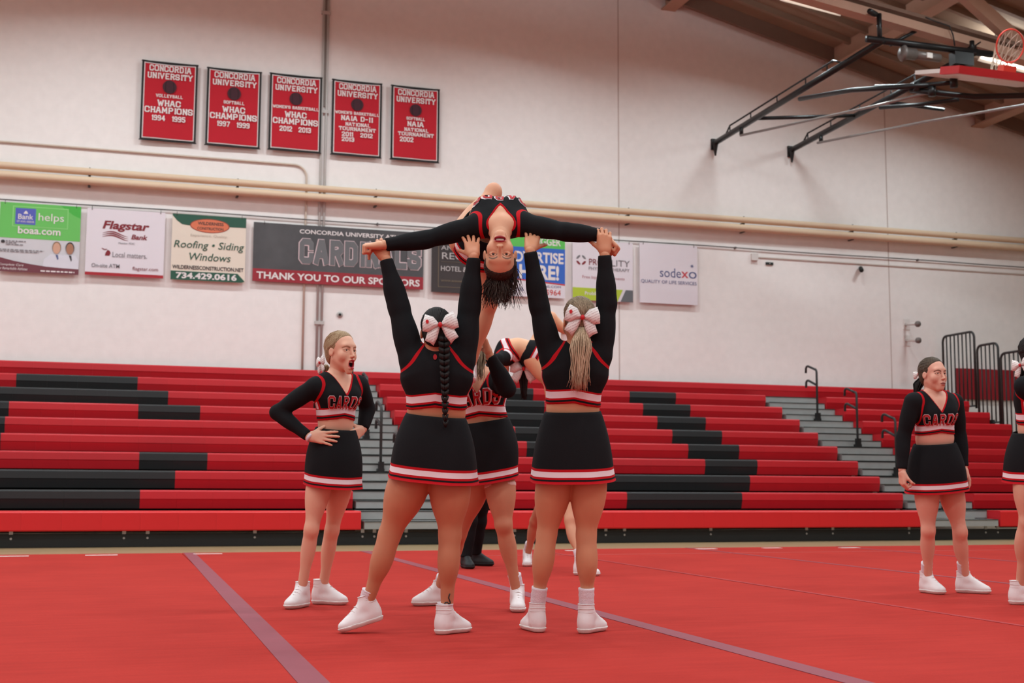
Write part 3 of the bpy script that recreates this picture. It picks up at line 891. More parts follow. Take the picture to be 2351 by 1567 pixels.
s = Sign('white bank sign with maroon Flagstar Bank lettering and red strip at its foot', 201, 374.5, 476.5, 639, M['white_sign'])
s.text('Flagstar', M['maroon'], 0.2, 0.8, 0.665, 0.825, shear=0.22, bold=0.03)
for k in range(3):
    pts = []
    for i in range(11):
        q = i / 10
        pts.append((0.2 + 0.33 * q, 0.615 + 0.028 * (1 - k) + 0.028 * math.sin(math.pi * (1.6 * q - 0.1)) - 0.02 * q))
    s.shape('flag_wave', M['maroon'], [(p[0], p[1] + 0.009 * math.sin(math.pi * i / 10) + 0.001) for i, p in enumerate(pts)] + [(p[0], p[1] - 0.009 * math.sin(math.pi * i / 10) - 0.001) for i, p in reversed(list(enumerate(pts)))])
s.text('Bank', M['maroon'], 0.57, 0.78, 0.563, 0.638, shear=0.22, bold=0.025)
s.text('Member FDIC', M['grey_print'], 0.41, 0.62, 0.483, 0.513)
s.shape('state_mark', M['maroon'], [(0.245, 0.3), (0.3, 0.3), (0.315, 0.34), (0.3, 0.375), (0.275, 0.385), (0.262, 0.36), (0.25, 0.34)])
s.shape('state_mark', M['maroon'], [(0.2, 0.415), (0.235, 0.395), (0.27, 0.4), (0.265, 0.388), (0.235, 0.383), (0.205, 0.4)])
s.text('Local matters.', M['grey_print'], 0.34, 0.78, 0.283, 0.36)
s.text('On-site ATM', M['grey_print'], 0.08, 0.435, 0.118, 0.178, bold=0.008)
s.text('flagstar.com', M['maroon'], 0.6, 0.93, 0.085, 0.155)
s.rect('red_strip', mat('red_strip_vinyl', (166, 32, 44), 0.5), 0, 1, 0, 0.045)

s = Sign('cream and dark green roofing, siding and windows sign with orange oval logo', 396.5, 561.5, 489.5, 649.5, M['cream_sign'])
s.shape('green_top', M['green_dark_sign'], [(0, 1), (0, 0.975), (0.06, 0.9), (0.13, 0.845), (0.22, 0.835), (1, 0.845), (1, 1)])
s.shape('oval', mat('dark_oval_rim', (150, 60, 48), 0.5), [(0.505 + 0.268 * math.cos(a), 0.842 + 0.107 * math.sin(a)) for a in np.linspace(0, 2 * math.pi, 33)[:-1]])
s.shape('oval', M['orange_sign'], [(0.505 + 0.255 * math.cos(a), 0.842 + 0.097 * math.sin(a)) for a in np.linspace(0, 2 * math.pi, 33)[:-1]])
s.text('WILDERNESS', M['dark_print'], 0.34, 0.69, 0.852, 0.9, bold=0.02)
s.text('CONSTRUCTION', M['dark_print'], 0.335, 0.69, 0.778, 0.82, bold=0.02)
s.text('Experience. Quality.', mat('faint_grey_print', (190, 180, 166), 0.5), 0.25, 0.75, 0.66, 0.71)
s.text('Roofing • Siding', M['green_dark_sign'], 0.03, 0.98, 0.455, 0.6, shear=0.2, bold=0.004)
s.text('Windows', M['green_dark_sign'], 0.24, 0.8, 0.305, 0.42, shear=0.2, bold=0.004)
s.text('WILDERNESSCONSTRUCTION.NET', M['dark_print'], 0.02, 0.98, 0.165, 0.225, bold=0.02)
s.shape('green_foot', M['green_dark_sign'], [(0, 0), (0.95, 0), (1.0, 0.02), (0.9, 0.135), (0, 0.135)])
s.text('734.429.0616', WP, 0.07, 0.89, 0.022, 0.118, bold=0.035)

s = Sign('wide smoky grey banner reading CARDINALS and THANK YOU TO OUR SPONSORS', 583, 971.5, 509, 664.5, M['smoke_sign'])
s.rect('red_band', M['red_band'], 0, 1, 0, 0.215)
s.text('CONCORDIA UNIVERSITY ATHLETICS', WP, 0.262, 0.978, 0.853, 0.925, bold=0.02)
s.text('CARDINALS', mat('pale_pink_outline', (222, 196, 198), 0.5), 0.258, 0.988, 0.305, 0.80, style='stroke', w=2.5, serif=0)
s.n += 4
s.text('CARDINALS', M['grey_letter'], 0.263, 0.983, 0.318, 0.787, style='stroke', w=2.0, serif=0)
s.text('THANK YOU TO OUR SPONSORS', WP, 0.022, 0.978, 0.045, 0.165, bold=0.025)

s = Sign('black hotel sign with thin gold border behind the flyer', 992, 1140, 525, 677, M['hotel'])
for u0, u1, v0, v1 in ((0.1, 0.9, 0.94, 0.945), (0.1, 0.9, 0.085, 0.09), (0.1, 0.106, 0.085, 0.945), (0.894, 0.9, 0.085, 0.945), (0.14, 0.86, 0.485, 0.488)):
    s.rect('border_line', M['gold'], u0, u1, v0, v1)
LG = mat('pale_grey_print_hotel', (186, 180, 178), 0.5)
s.text('ANN ARBOR', LG, 0.14, 0.86, 0.675, 0.745)
s.text('REGENT', LG, 0.155, 0.845, 0.53, 0.635)
s.text('HOTEL & SUITES', LG, 0.14, 0.86, 0.34, 0.42, bold=0.012)
s.text('WWW.ANNARBORREGENT.COM', M['gold'], 0.14, 0.86, 0.17, 0.2)

s = Sign('blue, green and white advertise here sign behind the right lifter arm', 1157, 1297, 529, 685, M['white_sign'])
s.rect('green_band', M['ad_green'], 0, 1, 0.765, 1)
s.text('BIGGER', WP, 0.5, 0.93, 0.81, 0.93, bold=0.02)
s.shape('red_edge', M['ad_red'], [(0, 0.27), (1, 0.2), (1, 0.3), (0, 0.35)])
s.shape('blue_field', M['blue_ad'], [(0, 0.285), (1, 0.22), (1, 0.765), (0, 0.765)])
s.text('ADVERTISE', WP, 0.04, 0.975, 0.53, 0.70, bold=0.03)
s.text('HERE!', WP, 0.25, 0.9, 0.27, 0.5, bold=0.035)
s.text('SIGNS.COM', M['navy'], 0.55, 0.93, 0.155, 0.19)
s.text('signs', M['navy'], 0.1, 0.32, 0.06, 0.15)
s.text('.5964', M['ad_red'], 0.66, 0.93, 0.04, 0.125)

s = Sign('white physical therapy sign with lime green and slate foot and round logo', 1314.5, 1453, 549, 694, M['white_sign'])
for q, mm in ((0, 'grey_print'), (1, 'grey_print'), (2, 'maroon'), (3, 'maroon')):
    a0 = [0.2, 1.77, 3.34, 4.91][q]
    s.shape('logo_leaf', M[mm], [(0.14 + 0.082 * math.cos(a), 0.665 + 0.085 * math.sin(a)) for a in np.linspace(a0, a0 + 1.17, 8)] + [(0.14 + 0.05 * math.cos(a), 0.665 + 0.052 * math.sin(a)) for a in np.linspace(a0 + 1.0, a0 + 0.17, 5)])
s.text('PRO', M['maroon'], 0.27, 0.5, 0.59, 0.695)
s.text('BILITY', M['grey_print'], 0.51, 0.95, 0.59, 0.695)
s.text('PHYSICAL THERAPY', M['grey_print'], 0.265, 0.945, 0.505, 0.56)
s.text('Free Injury Assessments', mat('dull_red_print', (176, 110, 116), 0.5), 0.16, 0.86, 0.35, 0.41)
s.shape('lime_foot', M['lime'], [(0, 0), (0.74, 0), (0.83, 0.2), (0, 0.205)])
s.shape('slate_foot', M['slate'], [(0.79, 0), (1, 0), (1, 0.2), (0.88, 0.2)])
s.text('ProbilityPT.com', WP, 0.2, 0.7, 0.07, 0.145, bold=0.015)

s = Sign('plain white sign with blue sodexo lettering, rightmost of the signs', 1468.5, 1602, 556.5, 700.5, M['white_sign'])
s.text('sode', M['navy'], 0.345, 0.71, 0.445, 0.6)
s.text('x', mat('red_x_print', (196, 66, 76), 0.5), 0.715, 0.84, 0.45, 0.555, bold=0.01)
s.text('o', M['navy'], 0.845, 0.985, 0.445, 0.56)
for a in (0, 1.047, 2.094):
    c, d = math.cos(a), math.sin(a)
    s.shape('star_mark', M['navy'], [(0.905 + 0.03 * c - 0.005 * d, 0.655 + 0.028 * d + 0.005 * c), (0.905 + 0.03 * c + 0.005 * d, 0.655 + 0.028 * d - 0.005 * c), (0.905 - 0.03 * c + 0.005 * d, 0.655 - 0.028 * d - 0.005 * c), (0.905 - 0.03 * c - 0.005 * d, 0.655 - 0.028 * d + 0.005 * c)])
s.text('QUALITY OF LIFE SERVICES', M['navy'], 0.02, 0.98, 0.325, 0.39)

# ================================================================== FOLDED BASKETBALL BACKSTOP
bs = thing('basketball_backstop', 'black swing-up basketball backstop folded high against the roof', 'basketball hoop', (12.12, 19.5, 7.5))
AX = (11.266, 12.972)
BM = M['black_metal']
for X in AX:
    tube('main_arm', BM, bs, [(X, WALL_Y - 0.02, 7.53), (X, 16.75, 7.665)], 0.055, 12)
    mb = MB().box(X - 0.06, X + 0.06, WALL_Y - 0.05, WALL_Y, 7.4, 7.62); mb.tube([(X, WALL_Y - 0.08, 7.55), (X, WALL_Y - 0.08, 7.27)], [0.07, 0.015], 8)
    mb.build('wall_plate', BM, bs)
    tube('stay_rail', BM, bs, [(X, 22.15, 7.56), (X, 21.95, 7.71), (X, 18.2, 7.80), (X, 17.9, 7.66)], 0.017, 8)
    for y in (21.95, 21.1, 20.1, 19.1, 18.4):
        tube('stay_post', BM, bs, [(X, y, 7.54 + (WALL_Y - y) * 0.022), (X, y, 7.71 + (21.95 - y) * 0.024)], 0.012, 6)
    tube('clamp', BM, bs, [(X - 0.07, 21.35, 7.5), (X - 0.07, 21.35, 7.36)], 0.04, 8)
tube('cross_pipe', BM, bs, [(11.0, 16.8, 7.67), (13.3, 16.8, 7.67)], 0.055, 12)
tube('hanger_pole', BM, bs, [(11.266, 16.85, 7.68), (11.266, 16.85, 8.12)], 0.04, 10)
tube('hanger_pole', BM, bs, [(12.972, 16.85, 7.68), (12.972, 16.85, 7.87)], 0.04, 10)
tube('beam_clamp', BM, bs, [(11.0, 16.7, 8.08), (11.5, 17.1, 8.16)], 0.045, 8)
tube('beam_clamp', BM, bs, [(11.55, 17.0, 7.7), (12.1, 16.95, 8.02)], 0.03, 8)
tube('beam_clamp', BM, bs, [(12.75, 16.9, 7.6), (13.15, 16.9, 7.88)], 0.045, 8)
tube('cross_brace', BM, bs, [(11.266, 20.9, 7.56), (12.972, 20.2, 7.58)], 0.035, 10)
tube('cross_brace', BM, bs, [(12.972, 19.3, 7.58), (14.2, 19.3, 7.55)], 0.035, 10)
P = lambda px, py, y: tuple(onY(px, py, y))
tube('swing_frame', BM, bs, [P(1836, 227, 19.0), P(1955, 207, 17.5), P(2060, 200, 16.6), P(2140, 196, 16.2)], 0.04, 10)
tube('swing_frame', BM, bs, [P(2010, 199, 17.3), P(2110, 196, 16.4), P(2195, 189, 15.8)], 0.035, 10)
tube('swing_frame', BM, bs, [P(2090, 206, 16.5), P(2150, 213, 16.2), P(2235, 222, 16.0), P(2351, 219, 15.6), P(2460, 212, 15.2)], 0.045, 10)
tube('swing_frame', BM, bs, [P(2020, 247, 18.6), P(2110, 240, 17.9), P(2200, 228, 17.2)], 0.035, 10)
for q in ((2105, 200, 16.4), (2140, 210, 16.2), (2190, 190, 15.8)):
    c = onY(*q); tube('pivot_joint', BM, bs, [c + (0, 0, -0.07), c + (0, 0, 0.07)], 0.06, 10)
tube('folding_rod', M['galv'], bs, [P(1700, 311, 21.3), P(2000, 245, 18.3), P(2130, 213, 16.4)], 0.024, 8)
tube('folding_rod', M['galv'], bs, [P(1877, 328, 21.3), P(2120, 280, 18.6), P(2351, 241, 16.4), P(2480, 215, 15.4)], 0.024, 8)
# winch motor under the cross pipe
mb = MB()
mb.tube([(11.6, 16.78, 7.5), (11.64, 16.78, 7.5), (11.65, 16.78, 7.5), (11.85, 16.78, 7.5)], [0.1, 0.13, 0.09, 0.09], 16)
mb.tube([(11.85, 16.78, 7.5), (12.3, 16.78, 7.49)], 0.065, 14)
wm = mb.build('winch_motor', M['motor'], bs, smooth=True)
box('winch_label', M['board_white'], wm, 12.02, 12.12, 16.7, 16.72, 7.45, 7.53)
mb = MB().box(12.55, 12.9, 16.72, 16.88, 7.42, 7.62); mb.tube([(12.6, 16.8, 7.45), (12.85, 16.8, 7.33)], 0.05, 8)
mb.build('winch_drum', BM, bs)
tube('power_cord', M['rail_metal'], bs, [P(2125, 40, 16.8), P(2150, 50, 16.8), P(2180, 60, 16.8), P(2188, 80, 16.8), P(2192, 105, 16.8)], 0.012, 6)
# glass board lying almost flat, rim pointing up
Bc = np.array((11.2, 14.85, 6.585)); ex = np.array((1.0, 0.02, 0)); ey = np.array((0, 0.955, 0.258)); en = np.cross(ex, ey)
BW, BH = 1.83, 1.07


def bp_(u, v, w=0.0): return Bc + ex * u + ey * v + en * w


def slab(name, m, u0, u1, v0, v1, w0, w1):
    mb = MB()
    mb.prism([bp_(u0, v0, w0), bp_(u1, v0, w0), bp_(u1, v1, w0), bp_(u0, v1, w0)], en * (w1 - w0))
    return mb.build(name, m, bs)


bd = slab('backboard', M['board_white'], 0, BW, 0.0, BH, -0.03, 0.03)
for u0, u1, v0, v1 in ((-0.02, BW + 0.02, -0.03, 0.05), (-0.02, 0.05, 0.05, 0.42), (BW - 0.05, BW + 0.02, 0.05, 0.42)):
    slab('edge_pad', M['board_pad'], u0, u1, v0, v1, -0.055, 0.055)
mb = MB()
RC = bp_(BW / 2, 0.15, 0.44)
Rp = [RC + ex * 0.235 * math.cos(a) + en * 0.235 * math.sin(a) for a in np.linspace(0, 2 * math.pi, 33)]
mb.tube(Rp, 0.012, 8, cap=False)
rim = mb.build('rim', M['rim'], bs, smooth=True)
mb = MB(); q0 = bp_(BW / 2 - 0.11, 0.08, 0.055); mb.prism([q0, q0 + ex * 0.22, q0 + ex * 0.22 + ey * 0.14, q0 + ey * 0.14], en * 0.1)
mb.build('rim_bracket', M['rim'], bs)
mb = MB()
dn = np.array((0, 0.55, -0.35))
for j in range(12):
    for s_ in (1, -1):
        pts = []
        for k in range(6):
            q = k / 5
            a = 2 * math.pi * (j + s_ * q * 1.5) / 12
            r = 0.235 * (1 - 0.5 * q)
            pts.append(RC + ex * r * math.cos(a) + en * r * math.sin(a) + dn * q * 0.55 + np.array((0, 0, -0.1)) * q * q)
        mb.tube(pts, 0.006, 4)
mb.build('net', M['net'], bs)

# ================================================================== PEOPLE: implicit-surface modelling
def nrm(v):
    v = np.array(v, float)
    return v / (np.linalg.norm(v) + 1e-12)


def frame(U, F):
    """rows: own right, forward, up"""
    U = nrm(U); F = np.array(F, float); F = nrm(F - U * (F @ U))
    return np.stack([np.cross(F, U), F, U])


def cone(a, b, ra, rb, k=0.02, flat=None, op=1):
    a = np.array(a, float); b = np.array(b, float)
    ba = b - a; L2 = ba @ ba + 1e-12
    if flat is not None:
        w, s = nrm(flat[0]), flat[1]

    def fn(X, Y, Z):
        x, y, z = X - a[0], Y - a[1], Z - a[2]
        bx, by, bz_ = ba
        sc = 1.0
        l2 = L2
        if flat is not None:
            q = (x * w[0] + y * w[1] + z * w[2]) * (1 / s - 1)
            x = x + w[0] * q; y = y + w[1] * q; z = z + w[2] * q
            q2 = (ba @ w) * (1 / s - 1)
            bx, by, bz_ = ba + w * q2
            l2 = bx * bx + by * by + bz_ * bz_
            sc = min(1.0, s)
        t = np.clip((x * bx + y * by + z * bz_) / l2, 0, 1)
        r = ra + (rb - ra) * t
        return (np.sqrt((x - t * bx) ** 2 + (y - t * by) ** 2 + (z - t * bz_) ** 2) - r) * sc
    R = max(ra, rb) * (max(1.0, flat[1]) if flat is not None else 1.0)
    return fn, np.minimum(a, b) - R, np.maximum(a, b) + R, k, op


def ellp(c, rad, fr=None, k=0.02, op=1):
    c = np.array(c, float); rad = np.array(rad, float)
    m = np.eye(3) if fr is None else np.array(fr)

    def fn(X, Y, Z):
        x, y, z = X - c[0], Y - c[1], Z - c[2]
        k0 = 0; k1 = 0
        for i in range(3):
            q = (x * m[i, 0] + y * m[i, 1] + z * m[i, 2]) / rad[i]
            k0 = k0 + q * q; k1 = k1 + (q / rad[i]) ** 2
        k0 = np.sqrt(k0); k1 = np.sqrt(k1) + 1e-9
        return k0 * (k0 - 1) / k1
    ext = np.sqrt(((m * rad[:, None]) ** 2).sum(0))
    return fn, c - ext, c + ext, k, op


def smix(v, d, k, op):
    if op == 1:
        h = np.clip(0.5 + 0.5 * (d - v) / k, 0, 1)
        return d * (1 - h) + v * h - k * h * (1 - h)
    h = np.clip(0.5 - 0.5 * (d + v) / k, 0, 1)
    return v * (1 - h) - d * h + k * h * (1 - h)


def field(prims, lo, hi, h):
    lo = np.array(lo, float); hi = np.array(hi, float)
    n = np.maximum(4, np.ceil((hi - lo) / h).astype(int) + 1)
    ax = [(lo[i] + h * np.arange(n[i])).astype(np.float32) for i in range(3)]
    vol = np.full(n, 0.25, np.float32)
    for fn, a, b, k, op in prims:
        m = k + 3 * h
        i0 = np.clip(np.floor((a - m - lo) / h).astype(int), 0, n); i1 = np.clip(np.ceil((b + m - lo) / h).astype(int) + 1, 0, n)
        if (i1 <= i0).any():
            continue
        sl = tuple(slice(i0[i], i1[i]) for i in range(3))
        d = fn(ax[0][sl[0]][:, None, None], ax[1][sl[1]][None, :, None], ax[2][sl[2]][None, None, :])
        vol[sl] = smix(vol[sl], d, k, op)
    return vol, ax


def evalp(prims, P):
    v = np.full(len(P), 0.25)
    for fn, a, b, k, op in prims:
        v = smix(v, fn(P[:, 0], P[:, 1], P[:, 2]), k, op)
    return v


def surfnets(vol, ax, h, smooth=2):
    ins = vol < 0
    nx, ny, nz = vol.shape
    s = np.zeros((nx - 1, ny - 1, nz - 1), np.int8)
    cs = [(i, j, k) for i in (0, 1) for j in (0, 1) for k in (0, 1)]
    for c in cs:
        s += ins[c[0]:nx - 1 + c[0], c[1]:ny - 1 + c[1], c[2]:nz - 1 + c[2]]
    act = (s > 0) & (s < 8)
    ijk = np.argwhere(act)
    if len(ijk) == 0:
        return np.zeros((0, 3)), np.zeros((0, 4), int)
    idx = np.full(act.shape, -1, np.int64); idx[act] = np.arange(len(ijk))
    acc = np.zeros((len(ijk), 3)); cnt = np.zeros(len(ijk))
    for a in cs:
        for axi in range(3):
            if a[axi] == 0:
                b = list(a); b[axi] = 1
                va = vol[ijk[:, 0] + a[0], ijk[:, 1] + a[1], ijk[:, 2] + a[2]]
                vb = vol[ijk[:, 0] + b[0], ijk[:, 1] + b[1], ijk[:, 2] + b[2]]
                cr_ = (va < 0) != (vb < 0)
                t = np.where(cr_, va / np.where(va == vb, 1, va - vb), 0)
                p = np.tile(np.array(a, float), (len(ijk), 1)); p[:, axi] += t
                acc += p * cr_[:, None]; cnt += cr_
    V = np.array([ax[0][0], ax[1][0], ax[2][0]]) + h * (ijk + acc / cnt[:, None])
    Fs = []
    for axi in range(3):
        u, w = [(1, 2), (2, 0), (0, 1)][axi]
        sl0 = [slice(1, -1)] * 3; sl0[axi] = slice(0, -1)
        sl1 = [slice(1, -1)] * 3; sl1[axi] = slice(1, None)
        A = ins[tuple(sl0)]; B = ins[tuple(sl1)]
        e = np.argwhere(A != B)
        if len(e) == 0:
            continue
        flip = A[e[:, 0], e[:, 1], e[:, 2]]
        g = e + 1; g[:, axi] -= 1
        du = np.zeros(3, int); du[u] = 1
        dw = np.zeros(3, int); dw[w] = 1
        q = [g - du - dw, g - dw, g, g - du]
        q = np.stack([idx[c[:, 0], c[:, 1], c[:, 2]] for c in q], 1)
        q[~flip] = q[~flip][:, ::-1]
        Fs.append(q)
    Fc = np.concatenate(Fs)
    Fc = Fc[(Fc >= 0).all(1)]
    E_ = np.concatenate([Fc[:, [0, 1]], Fc[:, [1, 2]], Fc[:, [2, 3]], Fc[:, [3, 0]]])
    for _ in range(smooth):
        sm = np.zeros_like(V); c = np.zeros(len(V))
        np.add.at(sm, E_[:, 0], V[E_[:, 1]]); np.add.at(c, E_[:, 0], 1)
        np.add.at(sm, E_[:, 1], V[E_[:, 0]]); np.add.at(c, E_[:, 1], 1)
        V = V * 0.5 + 0.5 * sm / np.maximum(c, 1)[:, None]
    return V, Fc


def pbox(prims, pad=0.03):
    lo = np.min([p[1] for p in prims], 0) - pad; hi = np.max([p[2] for p in prims], 0) + pad
    return lo, hi


def np_obj(name, V, Fc, m, parent, attrs=None):
    c = (V.min(0) + V.max(0)) / 2
    me = bpy.data.meshes.new(name)
    me.from_pydata((V - c).tolist(), [], [tuple(f) for f in Fc.tolist()] if isinstance(Fc, np.ndarray) else Fc)
    me.polygons.foreach_set('use_smooth', [True] * len(me.polygons))
    for k, v in (attrs or {}).items():
        a = me.attributes.new(k, 'FLOAT', 'POINT')
        a.data.foreach_set('value', np.asarray(v, np.float32))
    me.update()
    return link(name, me, m, parent, c)


# ------------------------------------------------------------------ people's materials
def attr_node(nt, name):
    a = nt.nodes.new('ShaderNodeAttribute'); a.attribute_name = name
    return a.outputs['Fac']


def mth(nt, op, a, b=None, c=None):
    n = nt.nodes.new('ShaderNodeMath'); n.operation = op
    for i, v in enumerate((a, b, c)):
        if v is None: continue
        if isinstance(v, (int, float)): n.inputs[i].default_value = v
        else: nt.links.new(v, n.inputs[i])
    return n.outputs[0]


def mixc(nt, fac, a, b):
    n = nt.nodes.new('ShaderNodeMix'); n.data_type = 'RGBA'
    nt.links.new(fac, n.inputs[0])
    for i, v in ((6, a), (7, b)):
        if isinstance(v, tuple): n.inputs[i].default_value = v
        else: nt.links.new(v, n.inputs[i])
    return n.outputs[2]


def skin_mat(name, c, lip=(150, 40, 46), brow=(92, 66, 48), tattoo=False):
    m = mat(name, c, 0.5, var=0.05, vscale=14, spec=0.35)
    nt = m.node_tree; b = nt.nodes['Principled BSDF']
    col = b.inputs['Base Color'].links[0].from_socket
    base = lin(c)
    blush = tuple(min(1, v) for v in (base[0] * 0.96, base[1] * 0.62, base[2] * 0.58)) + (1,)
    col = mixc(nt, attr_node(nt, 'blush'), col, blush)
    col = mixc(nt, attr_node(nt, 'lip'), col, lin(lip))
    col = mixc(nt, attr_node(nt, 'brow'), col, lin(brow))
    col = mixc(nt, attr_node(nt, 'dark'), col, lin((40, 14, 16)))
    nt.links.new(col, b.inputs['Base Color'])
    b.inputs['Subsurface Weight'].default_value = 0.06
    b.inputs['Subsurface Radius'].default_value = (0.02, 0.008, 0.005)
    b.inputs['Subsurface Scale'].default_value = 0.3
    return m


K_BLK, K_RED, K_WHT = lin((25, 25, 27)), lin((184, 20, 30)), lin((232, 216, 220))


def band_ramp(nt, h, bands, scale=0.1):
    r = nt.nodes.new('ShaderNodeValToRGB'); r.color_ramp.interpolation = 'CONSTANT'
    e = r.color_ramp.elements
    e[0].position = 0; e[0].color = bands[0][1]
    e[1].position = bands[1][0] / scale; e[1].color = bands[1][1]
    for p, c in bands[2:]:
        q = e.new(p / scale); q.color = c
    nt.links.new(mth(nt, 'DIVIDE', h, scale), r.inputs[0])
    return r.outputs[0]


def cloth_base(name):
    m = mat(name, (26, 26, 28), 0.9, var=0.1, vscale=40, bump=0.12, bscale=300, spec=0.15)
    return m, m.node_tree, m.node_tree.nodes['Principled BSDF']


m, nt, b = cloth_base('black_skirt_cloth_striped_hem')
nt.links.new(band_ramp(nt, attr_node(nt, 'h'), [(0, K_RED), (0.013, K_BLK), (0.022, K_RED), (0.033, K_WHT), (0.06, K_RED), (0.073, K_BLK)]), b.inputs['Base Color'])
M['skirt'] = m
m, nt, b = cloth_base('black_top_cloth_red_piping')
col = band_ramp(nt, attr_node(nt, 'h'), [(0, K_RED), (0.012, K_BLK), (0.022, K_RED), (0.032, K_WHT), (0.066, K_RED), (0.075, K_BLK)])
sd = mth(nt, 'ABSOLUTE', attr_node(nt, 'side'))
above = mth(nt, 'MULTIPLY', mth(nt, 'GREATER_THAN', attr_node(nt, 'h'), 0.07), mth(nt, 'LESS_THAN', attr_node(nt, 'h'), 0.165))
tor = mth(nt, 'MULTIPLY', mth(nt, 'GREATER_THAN', attr_node(nt, 'arm'), 0.034), mth(nt, 'GREATER_THAN', attr_node(nt, 'lat'), 0.098))
tor = mth(nt, 'MULTIPLY', tor, above)
col = mixc(nt, mth(nt, 'MULTIPLY', tor, mth(nt, 'LESS_THAN', sd, 0.028)), col, K_RED)
col = mixc(nt, mth(nt, 'MULTIPLY', tor, mth(nt, 'LESS_THAN', sd, 0.012)), col, K_WHT)
col = mixc(nt, mth(nt, 'COMPARE', attr_node(nt, 'arm'), 0.030, 0.0052), col, K_RED)
col = mixc(nt, mth(nt, 'GREATER_THAN', attr_node(nt, 'neck'), -0.013), col, K_RED)
nt.links.new(col, b.inputs['Base Color'])
M['top'] = m
M['plain_black'] = mat('plain_black_cloth', (26, 26, 28), 0.9, var=0.12, vscale=20, bump=0.15, bscale=120, spec=0.15)
M['shoe'] = mat('white_shoe_leather', (232, 222, 222), 0.5, var=0.03, vscale=12, bump=0.05, bscale=60)
M['sole'] = mat('white_rubber_sole', (224, 212, 208), 0.6, var=0.04)
M['sock'] = mat('white_ribbed_sock', (222, 206, 212), 0.85, var=0.04, vscale=30, bump=0.3, bscale=150)
M['shoe_black'] = mat('black_shoe', (26, 26, 28), 0.6)
M['lace'] = mat('white_laces', (214, 200, 198), 0.8)
M['letter_red'] = mat('red_letter_twill', (178, 20, 30), 0.7)
M['letter_white'] = mat('white_letter_edge', (228, 206, 208), 0.7)
M['eye_white'] = mat('eye_white', (226, 214, 208), 0.2)
M['iris'] = mat('brown_iris', (74, 52, 40), 0.15)
M['pupil'] = mat('black_pupil', (12, 10, 10), 0.1)
M['teeth'] = mat('white_teeth', (236, 226, 214), 0.3, var=0.01)
M['knot'] = mat('red_bow_knot', (196, 28, 36), 0.6)
M['shorts'] = mat('pale_compression_shorts', (226, 196, 186), 0.7)


def hair_mat(name, c0, c1, axis='Z'):
    m = mat(name, c0, 0.6, spec=0.22)
    nt = m.node_tree; b = nt.nodes['Principled BSDF']
    tc = nt.nodes['Texture Coordinate']
    mp = nt.nodes.new('ShaderNodeMapping'); mp.inputs['Scale'].default_value = (230, 230, 14)
    nt.links.new(tc.outputs['Object'], mp.inputs['Vector'])
    n = nt.nodes.new('ShaderNodeTexNoise'); n.inputs['Scale'].default_value = 1.0; n.inputs['Detail'].default_value = 3
    nt.links.new(mp.outputs[0], n.inputs['Vector'])
    r = nt.nodes.new('ShaderNodeValToRGB')
    r.color_ramp.elements[0].position = 0.3; r.color_ramp.elements[0].color = lin(c0)
    r.color_ramp.elements[1].position = 0.7; r.color_ramp.elements[1].color = lin(c1)
    nt.links.new(n.outputs['Fac'], r.inputs[0]); nt.links.new(r.outputs[0], b.inputs['Base Color'])
    bp = nt.nodes.new('ShaderNodeBump'); bp.inputs['Strength'].default_value = 0.4; bp.inputs['Distance'].default_value = 0.004
    nt.links.new(n.outputs['Fac'], bp.inputs['Height']); nt.links.new(bp.outputs['Normal'], b.inputs['Normal'])
    return m


def bow_mat():
    m = mat('white_printed_bow_ribbon', (226, 216, 212), 0.5, var=0.04)
    nt = m.node_tree; b = nt.nodes['Principled BSDF']
    tc = nt.nodes['Texture Coordinate']
    w = nt.nodes.new('ShaderNodeTexWave'); w.inputs['Scale'].default_value = 26; w.inputs['Distortion'].default_value = 0.3
    w.bands_direction = 'Z'
    mp = nt.nodes.new('ShaderNodeMapping'); mp.inputs['Rotation'].default_value = (0.2, 0.45, 0)
    nt.links.new(tc.outputs['Object'], mp.inputs['Vector']); nt.links.new(mp.outputs[0], w.inputs['Vector'])
    n = nt.nodes.new('ShaderNodeTexNoise'); n.inputs['Scale'].default_value = 220; nt.links.new(tc.outputs['Object'], n.inputs['Vector'])
    f = mth(nt, 'MULTIPLY', mth(nt, 'GREATER_THAN', w.outputs['Fac'], 0.86), mth(nt, 'GREATER_THAN', n.outputs['Fac'], 0.46))
    f = mth(nt, 'MULTIPLY', f, 0.6)
    nt.links.new(mixc(nt, f, lin((228, 218, 214)), lin((140, 84, 88))), b.inputs['Base Color'])
    return m


M['bow'] = bow_mat()


# ------------------------------------------------------------------ parts of a figure
def xf(V, fr, c):
    """local (right, forward, up) -> world"""
    return V @ np.array(fr) + np.array(c)


